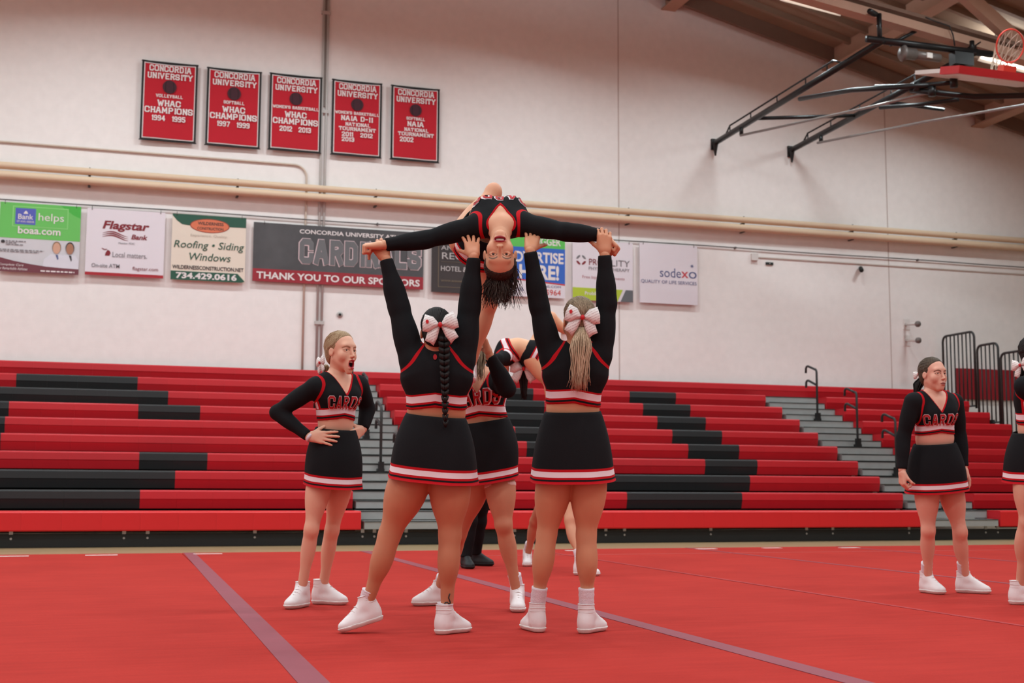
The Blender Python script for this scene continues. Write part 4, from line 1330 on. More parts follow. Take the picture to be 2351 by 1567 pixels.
def head_prims(mouth, sc=1.0):
    o = []
    o.append(ellp((0, -0.012, 0.035), (0.074, 0.094, 0.083), None, 0.02))
    o.append(ellp((0, 0.024, -0.033), (0.0545, 0.0615, 0.076), None, 0.03))
    o.append(cone((-0.043, -0.002, -0.046), (-0.011, 0.06, -0.1), 0.0165, 0.0135, 0.025))
    o.append(cone((0.043, -0.002, -0.046), (0.011, 0.06, -0.1), 0.0165, 0.0135, 0.025))
    for s in (-1, 1):
        o.append(ellp((s * 0.040, 0.056, -0.032), (0.024, 0.022, 0.028), None, 0.025))
    o.append(ellp((0, 0.069, 0.026), (0.05, 0.016, 0.016), None, 0.025))
    drop = 0.022 if mouth == 'open' else 0.0
    o.append(ellp((0, 0.068, -0.104 - drop), (0.018, 0.017, 0.014), None, 0.022))
    o.append(ellp((0, 0.075, -0.07 - drop * 0.4), (0.028, 0.019, 0.029 + drop * 0.5), None, 0.02))
    for s in (-1, 1):
        o.append(ellp((s * 0.032, 0.097, 0.001), (0.0185, 0.017, 0.012), None, 0.014, -1))
        o.append(ellp((s * 0.032, 0.0695, 0.0), (0.0182, 0.0158, 0.0152), None, 0.006))
        o.append(ellp((s * 0.032, 0.089, -0.0005), (0.0168, 0.012, 0.0078), None, 0.0022, -1))
    o.append(cone((0, 0.084, 0.006), (0, 0.1025, -0.034), 0.0062, 0.0084, 0.013))
    for s in (-1, 1):
        o.append(ellp((s * 0.0085, 0.0955, -0.038), (0.007, 0.008, 0.0062), None, 0.006))
        o.append(ellp((s * 0.005, 0.0995, -0.0448), (0.003, 0.0045, 0.003), None, 0.002, -1))
    if mouth == 'open':
        o.append(ellp((0, 0.0925, -0.0585), (0.021, 0.008, 0.0055), None, 0.006))
        o.append(ellp((0, 0.0895, -0.1055), (0.019, 0.009, 0.0075), None, 0.006))
        o.append(ellp((0, 0.095, -0.081), (0.019, 0.032, 0.0195), None, 0.003, -1))
    elif mouth == 'smile':
        o.append(ellp((0, 0.0865, -0.0625), (0.029, 0.0095, 0.0048), None, 0.006))
        o.append(ellp((0, 0.0855, -0.0815), (0.025, 0.009, 0.0062), None, 0.006))
        o.append(ellp((0, 0.092, -0.0718), (0.0265, 0.02, 0.0068), None, 0.003, -1))
    else:
        o.append(ellp((0, 0.0935, -0.066), (0.022, 0.009, 0.0052), None, 0.006))
        o.append(ellp((0, 0.0925, -0.0775), (0.019, 0.0095, 0.006), None, 0.006))
        o.append(ellp((0, 0.105, -0.0715), (0.018, 0.009, 0.0022), None, 0.003, -1))
    for s in (-1, 1):
        fr = np.array([[math.cos(0.35), s * math.sin(0.35), 0], [-s * math.sin(0.35), math.cos(0.35), 0], [0, 0, 1]])
        o.append(ellp((s * 0.0755, -0.006, -0.01), (0.007, 0.0145, 0.025), fr, 0.008))
        o.append(ellp((s * 0.0835, 0.0, -0.006), (0.0055, 0.008, 0.0145), fr, 0.005, -1))
    return o


def head_attrs(V, mouth):
    x, y, z = V.T
    n = len(V)
    front = y > 0.06

    def fall(d, w): return np.clip(1 - d / w, 0, 1)
    ax_ = np.abs(x)
    if mouth == 'open':
        e = np.sqrt((x / 0.0225) ** 2 + ((z + 0.0825) / 0.0285) ** 2)
        lip = np.clip((1.12 - e) / 0.14, 0, 1) * front
        dk = np.clip((1.0 - np.sqrt((x / 0.018) ** 2 + ((z + 0.081) / 0.0188) ** 2)) / 0.15, 0, 1) * front * (y < 0.092)
    elif mouth == 'smile':
        e = np.sqrt((x / 0.0295) ** 2 + ((z + 0.072) / 0.0165) ** 2)
        lip = np.clip((1.1 - e) / 0.16, 0, 1) * front
        dk = np.clip((1.0 - np.sqrt((x / 0.0255) ** 2 + ((z + 0.0718) / 0.0068) ** 2)) / 0.2, 0, 1) * front * (y < 0.09)
    else:
        e = np.sqrt((x / 0.022) ** 2 + ((z + 0.0715) / 0.0115) ** 2)
        lip = np.clip((1.1 - e) / 0.2, 0, 1) * front * 0.8
        dk = fall(np.abs(z + 0.0715), 0.0025) * (ax_ < 0.018) * front
    bz0 = 0.0205 - 0.35 * (ax_ - 0.034) ** 2 / 0.02 - 0.12 * np.clip(ax_ - 0.038, 0, 1)
    brow = np.clip(1.6 * fall(np.abs(z - bz0 - 0.001), 0.0058), 0, 1) * (ax_ > 0.012) * (ax_ < 0.054) * front * 0.85
    lash = fall(np.abs(np.sqrt(((ax_ - 0.032) / 0.0178) ** 2 + ((z + 0.0005) / 0.0089) ** 2) - 1.0), 0.25) * front * 0.85
    brow = np.maximum(brow, lash * (z > -0.004))
    blush = fall(np.sqrt((ax_ - 0.044) ** 2 + (z + 0.036) ** 2), 0.032) * front * 0.2
    return dict(lip=lip, brow=brow, dark=dk, blush=blush)


def hand_mesh(side, wrist, d, n, curls, thumb=(35, 30), spread=6.0, sc=1.0, h=0.0026):
    """five-fingered hand. d: towards the fingers, n: the way the palm faces"""
    d = nrm(d); n = np.array(n, float); n = nrm(n - d * (n @ d))
    s = np.cross(d, n) if side == 'R' else np.cross(n, d)
    fr = np.stack([s, d, n])            # local x thumb side, y fingers, z palm
    pr = [cone((0, -0.012, 0), (0, 0.012, 0), 0.0262, 0.0265, 0.015, ((0, 0, 1), 0.8))]
    kx = (0.030, 0.0105, -0.0095, -0.0285); ky = (0.088, 0.092, 0.087, 0.079)
    ln = (0.074, 0.082, 0.076, 0.06)
    for i in range(4):
        pr.append(cone((kx[i] * 0.55, 0.012, 0), (kx[i], ky[i] - 0.006, -0.002), 0.0165, 0.0115, 0.012))
    pr.append(ellp((0.006, 0.045, 0.004), (0.034, 0.042, 0.013), None, 0.012))
    for i in range(4):
        c = curls[i] if isinstance(curls[0], (list, tuple)) else curls
        a0 = math.radians(spread * (1.5 - i) * 0.8)
        p = np.array((kx[i], ky[i], -0.002)); ang = 0
        for j, (fr_, cc) in enumerate(zip((0.45, 0.31, 0.24), c)):
            ang += math.radians(cc)
            v = np.array((math.sin(a0) * math.cos(ang), math.cos(a0) * math.cos(ang), math.sin(ang)))
            q = p + v * ln[i] * fr_
            r0 = (0.0098, 0.0088, 0.0078)[j] * (0.9 if i == 3 else 1); r1 = (0.0088, 0.0078, 0.0066)[j] * (0.9 if i == 3 else 1)
            pr.append(cone(p, q, r0, r1, 0.004)); p = q
    ab, cl = thumb
    p = np.array((0.02, 0.018, 0.006)); a = math.radians(ab)
    v = np.array((math.sin(a), math.cos(a), 0.35)); v /= np.linalg.norm(v)
    for j, (L, r0, r1) in enumerate(((0.044, 0.0155, 0.0115), (0.034, 0.0108, 0.0098), (0.027, 0.0098, 0.0078))):
        if j:
            t = math.radians(cl) * (0.6 if j == 1 else 1)
            w = np.array((-0.45, 0.15, 0.88))
            v = v * math.cos(t) + (w - v * (w @ v)) * math.sin(t); v /= np.linalg.norm(v)
        q = p + v * L
        pr.append(cone(p, q, r0, r1, 0.008 if j == 0 else 0.004)); p = q
    lo, hi = pbox(pr, 0.012)
    vol, ax = field(pr, lo, hi, h)
    V, Fc = surfnets(vol, ax, h, 1)
    return xf(V * sc, fr, wrist), Fc


def shoe_parts(A, head, up, sc, parent, black=False, sock=0.06, shin=None):
    """high-topped cheer shoe under an ankle point A (about 9 cm above the sole)"""
    fr = frame(up, head)
    org = np.array(A) - fr[2] * 0.09 * sc
    pr = [ellp((0, -0.032, 0.05), (0.0375, 0.041, 0.062), None, 0.02), cone((0, -0.014, 0.05), (0, -0.016, 0.175), 0.0465, 0.0455, 0.02, ((1, 0, 0), 0.94)),
          cone((0, 0.012, 0.098), (0.003, 0.1, 0.046), 0.034, 0.031, 0.025), ellp((0.004, 0.112, 0.03), (0.044, 0.06, 0.034), None, 0.02), ellp((0, 0.05, 0.034), (0.041, 0.08, 0.04), None, 0.02)]
    lo, hi = pbox(pr, 0.02)
    h = 0.005
    vol, ax = field(pr, lo, hi, h)
    z = ax[2][None, None, :]; y = ax[1][None, :, None]; x = ax[0][:, None, None]
    v2 = np.maximum(np.maximum(vol, 0.016 - z), z - 0.152)
    V, Fc = surfnets(v2, ax, h, 1)
    mm = M['shoe_black'] if black else M['shoe']
    o = np_obj('shoe', xf(V * sc, fr, org), Fc, mm, parent)
    v3 = np.maximum(np.maximum(vol - 0.006, -z), z - 0.024)
    V, Fc = surfnets(v3, ax, h, 1)
    np_obj('sole', xf(V * sc, fr, org), Fc, M['shoe_black'] if black else M['sole'], o)
    mb = MB()
    for i in range(4):
        yy = 0.04 + 0.021 * i; zz = 0.112 - 0.0145 * i
        pts = [xf(np.array([[q * 0.024, yy - 0.01 * abs(q), zz + 0.012 - 0.014 * q * q]]) * sc, fr, org)[0] for q in (-1, -0.5, 0, 0.5, 1)]
        mb.tube(pts, 0.0035, 5)
    if not black:
        mb.build('laces', M['lace'], o, smooth=True)
        for zz, rr in ((0.149, 0.0022), (0.126, 0.0018), (0.108, 0.0018)):
            mb = MB()
            mb.tube([xf(np.array([[0.0432 * math.cos(a), -0.0155 + 0.0462 * math.sin(a), zz]]) * sc, fr, org)[0] for a in np.linspace(0, 2 * math.pi, 25)], rr, 5, cap=False)
            mb.build('collar_seam', M['lace'], o, smooth=True)
    if sock and shin is not None:
        top = np.array(shin); bot = org + fr[2] * 0.125 * sc - fr[1] * 0.012
        mb = MB(); L = sock
        dv = nrm(top - bot)
        n = 9
        mb.tube([bot + dv * (L + 0.02) * i / n for i in range(n + 1)], [0.0375 + 0.0012 * math.sin(i * 2.4) + 0.003 * i / n for i in range(n + 1)], 20)
        mb.build('sock', M['sock'], parent, smooth=True)
    return o


def loft_skirt(parent, Wc, Hc, R_, F_, aw, bw, ah, bh, hip=0.02, name='skirt', tilt=0.0):
    Wc = np.array(Wc); Hc = np.array(Hc)
    n, rws = 56, 26
    L = np.linalg.norm(Wc - Hc)
    vs = []; hs = []
    for side in (0, 1):
        for i in range(rws + 1):
            t = i / rws
            e = t ** 0.85
            bulge = hip * math.sin(math.pi * min(1, t * 1.15)) * 0.9
            a = aw + (ah - aw) * e + bulge - side * 0.006; b_ = bw + (bh - bw) * e + bulge * 0.9 - side * 0.006
            c = Wc + (Hc - Wc) * t
            for k in range(n):
                th = 2 * math.pi * k / n
                w = 1 + 0.02 * t * t * math.sin(5 * th + 1.0) + 0.012 * t * math.sin(9 * th)
                sg = math.copysign(abs(math.cos(th)) ** 0.9, math.cos(th)); sn = math.copysign(abs(math.sin(th)) ** 0.9, math.sin(th))
                vs.append(c + R_ * a * sg * w + F_ * b_ * sn * w + (Wc - Hc) / L * tilt * sn * t)
                hs.append((1 - t) * L)
    fs = []
    N = n * (rws + 1)
    for side in (0, 1):
        for i in range(rws):
            for k in range(n):
                a = side * N + i * n + k; b = side * N + i * n + (k + 1) % n
                q = (a, b, b + n, a + n)
                fs.append(q if side else q[::-1])
    for i in (0, rws):
        for k in range(n):
            a = i * n + k; b = i * n + (k + 1) % n
            fs.append((a, b, b + N, a + N))
    return np_obj(name, np.array(vs), np.array(fs), M['skirt'], parent, {'h': hs})


def strands(name, root, pts_fn, n, m, parent, r=0.004, seg=8, seed=1):
    rnd = random.Random(seed)
    mb = MB()
    for i in range(n):
        p = pts_fn(rnd, i / n)
        k = len(p)
        mb.tube(p, [r * (1 - 0.75 * (j / (k - 1)) ** 2) for j in range(k)], 5)
    return mb.build(name, m, parent, smooth=True)


def bow(parent, c, fr, s=1.0, tilt=0.0, emblem=True):
    """big hair bow: two loops, two tails, red knot. fr rows: right, outward, up"""
    R_, O_, U_ = fr
    ca, sa = math.cos(tilt), math.sin(tilt)
    R2 = R_ * ca + U_ * sa; U2 = U_ * ca - R_ * sa

    def pt(u, v, w): return np.array(c) + (R2 * u + U2 * v + O_ * w) * s
    o = None
    for sg in (-1, 1):
        for nm, pts in (('bow_loop', [(0.004, 0.006), (0.03, 0.045), (0.07, 0.062), (0.088, 0.02), (0.092, -0.022), (0.06, -0.03), (0.03, -0.012), (0.004, -0.006)]),
                        ('bow_tail', [(0.002, -0.002), (0.035, -0.014), (0.068, -0.03), (0.085, -0.07), (0.062, -0.082), (0.045, -0.1), (0.02, -0.06), (0.004, -0.012)])):
            mb = MB()
            k = len(pts)
            cx = sum(p[0] for p in pts) / k; cy = sum(p[1] for p in pts) / k
            lift = 0.016 if nm == 'bow_loop' else 0.006
            ring = [pt(sg * p[0], p[1], 0.006 + lift * 0.4 * (p[0] / 0.09)) for p in pts]
            mid = [pt(sg * (cx + (p[0] - cx) * 0.55), cy + (p[1] - cy) * 0.55, lift + 0.01) for p in pts]
            cen = pt(sg * cx, cy, lift + 0.008)
            bk = [pt(sg * p[0], p[1], 0.002 + lift * 0.3 * (p[0] / 0.09)) for p in pts]
            vs = ring + mid + [cen] + bk
            fs = [(i, (i + 1) % k, k + (i + 1) % k, k + i) for i in range(k)] + [(k + i, k + (i + 1) % k, 2 * k) for i in range(k)]
            fs += [(i, 2 * k + 1 + i, 2 * k + 1 + (i + 1) % k, (i + 1) % k) for i in range(k)] + [tuple(2 * k + 1 + i for i in range(k))]
            mb.add(vs, fs)
            q = mb.build('bow' if o is None else nm, M['bow'], parent if o is None else o, smooth=True)
            if o is None: o = q
    mb = MB(); mb.tube([pt(0, -0.01, 0.012), pt(0, -0.004, 0.02), pt(0, 0.004, 0.02), pt(0, 0.01, 0.012)], [0.006 * s, 0.011 * s, 0.011 * s, 0.006 * s], 10)
    mb.build('knot', M['knot'], o, smooth=True)
    if emblem:
        mb = MB(); e = [(-0.062 + 0.008 * math.cos(a), 0.022 + 0.010 * math.sin(a)) for a in np.linspace(0, 6.28, 13)[:-1]]
        mb.prism([pt(p[0], p[1], 0.0285) for p in e], O_ * 0.002); mb.build('emblem', M['knot'], o)
    return o


def chest_text(top_V, top_F, C, fr, m_red, m_white, parent, text='CARDS', w=0.29, hgt=0.085, zoff=0.0, curve=0.0):
    bv = BVHTree.FromPolygons([Vector(v) for v in top_V.tolist()], [tuple(f) for f in top_F.tolist()])
    R_, F_, U_ = fr
    for nm, ww, m, lift in (('lettering_edge', 1.75, m_white, 0.002), ('lettering', 1.1, m_red, 0.0055)):
        v, f = stroke_polys(text, ww, 0, 2.0, sub=0.8)
        v0, _ = stroke_polys(text, 1.05, 0, 2.0)
        lo, hi = v0.min(0), v0.max(0)
        P_ = []
        stroke_polys(text, ww, 0, 2.0, sub=0.8); lay = stroke_polys.layer * 0.6
        for qi, q in enumerate(v):
            # own right is the reader's left
            x = -((q[0] - lo[0]) / (hi[0] - lo[0]) - 0.5) * w * -1.0
            z = ((q[1] - lo[1]) / (hi[1] - lo[1]) - 0.5) * hgt + zoff
            # wrap round the ribs instead of projecting flat
            Rr = 0.16
            a = x / Rr
            d = F_ * math.cos(a) + (-R_) * math.sin(a)
            org = np.array(C) + U_ * z - F_ * 0.05 + d * 0.45
            hit = bv.ray_cast(Vector(org), Vector(-d), 0.6)
            if hit[0] is None:
                P_.append(np.array(C) + U_ * z + d * 0.11)
            else:
                P_.append(np.array(hit[0]) + d * (lift + lay[qi]))
        mb = MB(); mb.add(P_, f)
        mb.build(nm, m, parent)

# ================================================================== THE FIGURES
CR = np.array([math.cos(YAW), -math.sin(YAW), 0.0])      # picture right
CT = np.array([-math.sin(YAW), -math.cos(YAW), 0.0])     # towards the camera
UZ = np.array([0, 0, 1.0])


def face_dir(deg):
    a = math.radians(deg)
    return CT * math.cos(a) + CR * math.sin(a)


def leg_prims(hip, kn, an, fwd, g, thigh=1.0, calf=1.0):
    hip, kn, an = map(np.array, (hip, kn, an))
    fwd = nrm(fwd)
    t = nrm(kn - hip); s = nrm(an - kn)
    bk = -nrm(fwd - s * (fwd @ s))
    ft = nrm(fwd - t * (fwd @ t))
    o = [cone(hip, kn, 0.077 * g * thigh, 0.046 * g, 0.03),
         ellp(hip + (kn - hip) * 0.28, (0.080 * g * thigh, 0.086 * g * thigh, 0.17), frame(-t, ft), 0.04),
         ellp(kn + ft * 0.012, (0.040 * g, 0.038 * g, 0.05), frame(-t, ft), 0.02),
         cone(kn, an, 0.041 * g, 0.029, 0.025),
         ellp(kn + (an - kn) * 0.29 + bk * 0.014, (0.045 * g * calf, 0.045 * g * calf, 0.12), frame(-s, -bk), 0.03),
         cone(an, an + s * 0.05, 0.029, 0.029, 0.02)]
    return o


def person(label, J, hd, skin, g=1.0, wid=(0.13, 0.14, 0.155), skirt=None, feet=None, hands=None, outfit='cheer', text=None, fc=0.0, fp=None, thigh=1.0, calf=1.0,
           hem=0.0, res=0.009, hair=None, pose_up=None, bust=1.0, neckV=0.105, extra=None, sock=0.06, pants=False, ftorso=None, cat='person', deep=0.7):
    q = {k: (at(*v) if len(v) == 3 else np.array(v)) for k, v in J.items()}
    if feet and feet.get('ground', True):
        for s_ in 'LR':
            sc_ = feet[s_].get('sc', 1.0)
            ff = frame(feet[s_].get('up', UZ), feet[s_]['h'])
            low = min((ff[1] * y_ * sc_ - ff[2] * 0.09 * sc_)[2] for y_ in (-0.07, 0.165))
            q['an' + s_][2] = 0.0015 - low
    Fc = face_dir(fc) if ftorso is None else nrm(ftorso[0])
    Fp = face_dir(fc if fp is None else fp) if ftorso is None else nrm(ftorso[1])
    Uc = nrm(q['N'] - q['W']) if ftorso is None else nrm(q['N'] - q['C']); Up = nrm(q['W'] - q['P'])
    C_, P_ = frame(Uc, Fc), frame(Up, Fp)
    gx = np.mean([q['anL'], q['anR']], 0) if feet else q['P']
    base = np.array([gx[0], gx[1], 0.0]) if feet and feet.get('ground', True) else np.array([q['P'][0], q['P'][1], q['P'][2] - 0.1])
    t = thing('person', label, cat, base)
    cw, ww, hw = wid
    Wf = frame(nrm(q['C'] - q['P']), Fc + Fp)
    # ---- torso
    upper = [ellp(q['C'], (cw, 0.098 * g, 0.15), C_, 0.04), ellp(q['W'], (ww, deep * ww, 0.13), Wf, 0.05),
             ellp(q['C'] + C_[2] * 0.075, (cw * 0.95, 0.082 * g, 0.085), C_, 0.04)]
    for s in (-1, 1):
        upper.append(ellp(q['C'] + C_[1] * 0.068 + C_[0] * s * 0.062 + C_[2] * 0.01, (0.06 * bust, 0.05 * bust, 0.058 * bust), C_, 0.035))
    trap = []
    for s in 'LR':
        sh = q['sh' + s]
        inn = q['N'] + (sh - q['N']) * 0.25 + C_[2] * 0.0
        trap.append(cone(inn, sh + (q['N'] - sh) * 0.12, 0.042, 0.042, 0.045))
        upper.append(cone(q['C'] + C_[0] * (1 if s == 'R' else -1) * cw * 0.55 + C_[2] * 0.04, sh + (q['C'] - sh) * 0.12, 0.07 * g, 0.045, 0.05))
    lower = [ellp(q['P'], (hw, 0.105 * g, 0.11), P_, 0.04)]
    for s in (-1, 1):
        lower.append(ellp(q['P'] - P_[1] * 0.045 + P_[0] * s * hw * 0.48 - P_[2] * 0.045, (hw * 0.55, 0.085 * g, 0.095), P_, 0.04))
    arms = {}
    for s in 'LR':
        sh, el, wr = q['sh' + s], q['el' + s], q['wr' + s]
        fa = nrm(wr - el)
        bend = nrm(np.cross(np.cross(el - sh, fa) + 1e-6, fa))
        arms[s] = [cone(sh, el, 0.047 * g, 0.038 * g, 0.03), ellp(sh + (el - sh) * 0.4, (0.043 * g, 0.046 * g, 0.11), frame(sh - el, bend), 0.03),
                   cone(el, wr, 0.037 * g, 0.0265, 0.025), ellp(el + (wr - el) * 0.3, (0.038 * g, 0.037 * g, 0.085), frame(-fa, bend), 0.025)]
    hU, hF = hd.get('up', UZ), hd['fwd']
    Hf = frame(hU, hF)
    hs = hd.get('sc', 1.0)
    neck_top = q['H'] - Hf[2] * 0.055 * hs - Hf[1] * 0.022
    neck = [cone(q['N'] + C_[2] * -0.02, neck_top, 0.053, 0.049, 0.03)]
    legs = []
    lf = {}
    for s in 'LR':
        if 'kn' + s in q:
            fwd = (feet or {}).get('knee' + s, Fp)
            l_ = leg_prims(q['hip' + s], q['kn' + s], q['an' + s], fwd, g, thigh, calf)
            legs += l_; lf[s] = l_
    # ---- skin: one body
    pr = lower + upper + trap + neck + legs + arms['L'] + arms['R']
    lo, hi = pbox(pr, 0.04)
    vol, ax = field(lower + upper + trap + neck + lf.get('L', []) + arms['L'] + arms['R'], lo, hi, res)
    vol = np.minimum(vol, field(lower + lf.get('R', []), lo, hi, res)[0])
    V, Fq = surfnets(vol, ax, res, 2)
    A = {k: np.zeros(len(V)) for k in ('lip', 'brow', 'dark', 'blush')}
    for s in 'LR':
        if 'kn' + s in q:
            kf = (feet or {}).get('knee' + s, Fp)
            A['blush'] = np.maximum(A['blush'], 0.4 * np.clip(1 - np.linalg.norm(V - q['kn' + s] - nrm(kf) * 0.05, axis=1) / 0.07, 0, 1))
    Vs, Fs, As = [V], [Fq], [A]
    # head at finer resolution
    mouth = hd.get('mouth', 'closed')
    hh_ = hd.get('res', 0.0035)
    ho = head_prims(mouth)
    nl = (np.stack([q['N'] - C_[2] * 0.02, neck_top]) - q['H']) @ Hf.T / hs
    ho.append(cone(nl[0], nl[1], 0.0535 / hs, 0.0495 / hs, 0.03))
    vol, ax = field(ho, (-0.1, -0.125, -0.165), (0.1, 0.135, 0.135), hh_)
    V, Fq = surfnets(vol, ax, hh_, 1)
    Vs.append(xf(V * hs, Hf, q['H'])); Fs.append(Fq); As.append(head_attrs(V, mouth))
    for s in 'LR':
        hp = (hands or {}).get(s)
        if hp is None: hp = dict(d=q['wr' + s] - q['el' + s], n=C_[1], c=(20, 25, 15))
        V, Fq = hand_mesh(s, q['wr' + s] + nrm(hp['d']) * 0.012, hp['d'], hp['n'], hp['c'], hp.get('th', (35, 25)), hp.get('sp', 5), hp.get('sc', 0.98), hp.get('res', 0.003))
        Vs.append(V); Fs.append(Fq); As.append({k: np.zeros(len(V)) for k in A})
    off = 0; FF = []
    for v, f in zip(Vs, Fs):
        FF.append(f + off); off += len(v)
    bodyo = np_obj('body', np.concatenate(Vs), np.concatenate(FF), skin, t, {k: np.concatenate([a[k] for a in As]) for k in A})
    # ---- eyes, teeth
    if hd.get('eyes', True):
        gz = hd.get('gaze', (0, 1, 0))
        for s in (-1, 1):
            mb = MB()
            e = frame(nrm(np.array(gz, float)) @ Hf, Hf[2])     # pole = gaze
            cc = q['H'] + (Hf[0] * s * 0.032 + Hf[1] * 0.0672 + Hf[2] * -0.0003) * hs
            rings = [0.0, 0.2, 0.23, 0.5, 0.53, 0.85, 1.2, 1.57]
            vs = [cc + e[2] * 0.0140 * hs]
            for a in rings[1:]:
                for k in range(14):
                    th = 2 * math.pi * k / 14
                    vs.append(cc + (e[2] * math.cos(a) + (e[0] * math.cos(th) + e[1] * math.sin(th)) * math.sin(a)) * 0.0140 * hs)
            for k in range(14): pass
            fs = [(0, 1 + k, 1 + (k + 1) % 14) for k in range(14)]
            mi = [2] * 14
            for j in range(len(rings) - 2):
                for k in range(14):
                    a = 1 + j * 14 + k; b = 1 + j * 14 + (k + 1) % 14
                    fs.append((a, b, b + 14, a + 14)); mi.append(2 if j < 1 else (1 if j < 3 else 0))
            mb.v = [tuple(p) for p in vs]; mb.f = fs; mb.mi = mi
            mb.build('eye', [M['eye_white'], M['iris'], M['pupil']], t, smooth=True)
        if mouth in ('open', 'smile'):
            mb = MB()
            z0, z1 = (-0.0625, -0.0715) if mouth == 'open' else (-0.0655, -0.0762)
            tw = 0.017 if mouth == 'open' else 0.0245
            pts = [(tw * math.sin(a), (0.0735 if mouth == 'open' else 0.0712) + 0.0145 * math.cos(a)) for a in np.linspace(-1.15, 1.15, 9)]
            vs = [q['H'] + (Hf[0] * p[0] + Hf[1] * p[1] + Hf[2] * z) * hs for z in (z0, z1) for p in pts] + [q['H'] + (Hf[0] * p[0] * 0.8 + Hf[1] * (p[1] - 0.006) + Hf[2] * z) * hs for z in (z0, z1) for p in pts]
            n = len(pts)
            fs = [(i, i + 1, n + i + 1, n + i) for i in range(n - 1)] + [(n + i, n + i + 1, 3 * n + i + 1, 3 * n + i) for i in range(n - 1)] + [(i, i + 1, 2 * n + i + 1, 2 * n + i) for i in range(n - 1)]
            mb.add(vs, fs); mb.build('teeth', M['teeth'], t, smooth=True)
    # ---- top with sleeves
    ap = arms['L'] + arms['R']
    tp = upper + trap + ([ellp(q['P'], (hw, 0.105 * g, 0.12), P_, 0.05)] if pants else [])
    lo, hi = pbox(tp + ap, 0.05)
    hres = 0.0075 if res < 0.01 else 0.009
    vol, ax = field(tp, lo, hi, hres)
    vola, ax = field(ap, lo, hi, hres)
    X, Y, Z = ax[0][:, None, None], ax[1][None, :, None], ax[2][None, None, :]
    if extra and 'hem' in extra: hemP = at(*extra['hem'])
    else: hemP = q['W'] + C_[2] * (0.035 + hem)

    def loc(Pn, O, f): return [(Pn[0] - O[0]) * f[i, 0] + (Pn[1] - O[1]) * f[i, 1] + (Pn[2] - O[2]) * f[i, 2] for i in range(3)]

    def hfun(Pn):
        x, y, z = loc(Pn, hemP, C_)
        return z - 0.018 * np.clip(1 - np.abs(x) / 0.12, 0, 1)

    def nfun(Pn):
        x, y, z = loc(Pn, q['N'], C_)
        w = np.clip((y + 0.02) / 0.05, 0, 1)
        fr_ = z + neckV - 1.65 * np.abs(x)
        bk = z - 0.03 - 0.3 * np.abs(x)
        return np.clip(fr_ * w + bk * (1 - w), -0.2, 0.2)
    Pn = (X, Y, Z)
    vol = vol - 0.0075
    if pants:
        pass
    else:
        vol = np.maximum(vol, -hfun(Pn))
    vol = np.maximum(vol, nfun(Pn) if not pants else np.full((1, 1, 1), -1, np.float32))
    for s in 'LR':
        fa = nrm(q['wr' + s] - q['el' + s]); cf = q['wr' + s] - fa * (extra or {}).get('cuff' + s, 0.004)
        d = (X - cf[0]) * fa[0] + (Y - cf[1]) * fa[1] + (Z - cf[2]) * fa[2]
        r2 = (X - cf[0]) ** 2 + (Y - cf[1]) ** 2 + (Z - cf[2]) ** 2
        vola = np.maximum(vola, np.where(r2 < 0.1 ** 2, d, -1.0) + 0.0075)
    vol = smix(vol, vola - 0.0075, 0.03, 1)
    V, Fq = surfnets(vol, ax, hres, 2)
    xyz = (V[:, 0], V[:, 1], V[:, 2])
    l = loc(xyz, q['C'], C_)
    ad = np.minimum(evalp(arms['L'], V), evalp(arms['R'], V))
    at_ = dict(h=np.maximum(hfun(xyz), 0.0), neck=nfun(xyz), arm=ad, side=l[1], lat=np.abs(l[0]))
    far = np.minimum(np.linalg.norm(V - q['wrL'], axis=1), np.linalg.norm(V - q['wrR'], axis=1))
    at_['h'] = np.where(ad < 0.012, 0.1, at_['h'])
    at_['neck'] = np.where(ad < 0.012, -0.2, at_['neck'])
    V_top, F_top = V, Fq
    top = np_obj('top', V, Fq, M['plain_black'] if pants else M['top'], t, at_)
    if text:
        keep = (ad[Fq] > 0.014).all(1)
        chest_text(V, Fq[keep], q['C'], C_, M['letter_red'], M['letter_white'], top, **text)
    # ---- lower clothes
    if pants:
        tr = lower + legs
        lo, hi = pbox(tr, 0.05)
        vol, ax = field(tr, lo, hi, 0.01)
        vol = vol - 0.022
        Z = ax[2][None, None, :]
        vol = np.maximum(vol, 0.10 - Z + 0 * vol)
        V, Fq = surfnets(vol, ax, 0.01, 2)
        np_obj('trousers', V, Fq, M['plain_black'], t)
    else:
        sk = skirt
        loft_skirt(t, at(*sk['top']), at(*sk['hem']), P_[0], P_[1], sk['aw'], sk['bw'], sk['ah'], sk['bh'], sk.get('hip', 0.02), tilt=sk.get('tilt', 0))
        if sk.get('brief', True):
            tr = lower + [c for s in lf for c in lf[s][:2]]
            lo, hi = pbox(tr, 0.04)
            vol, ax = field(tr, lo, hi, 0.01)
            X, Y, Z = ax[0][:, None, None], ax[1][None, :, None], ax[2][None, None, :]
            x, y, z = loc((X, Y, Z), q['P'], P_)
            vol = np.maximum(np.maximum(vol - 0.004, -(z + 0.10 + sk.get('brieflen', 0.06) - 0.3 * np.abs(x))), z - 0.02)
            V, Fq = surfnets(vol, ax, 0.01, 2)
            if len(V): np_obj('briefs', V, Fq, M['plain_black'], t)
    # ---- shoes
    if feet:
        for s in 'LR':
            f = feet[s]
            shoe_parts(q['an' + s], f['h'], f.get('up', UZ), f.get('sc', 1.0), t, pants, f.get('sock', sock), q['kn' + s])
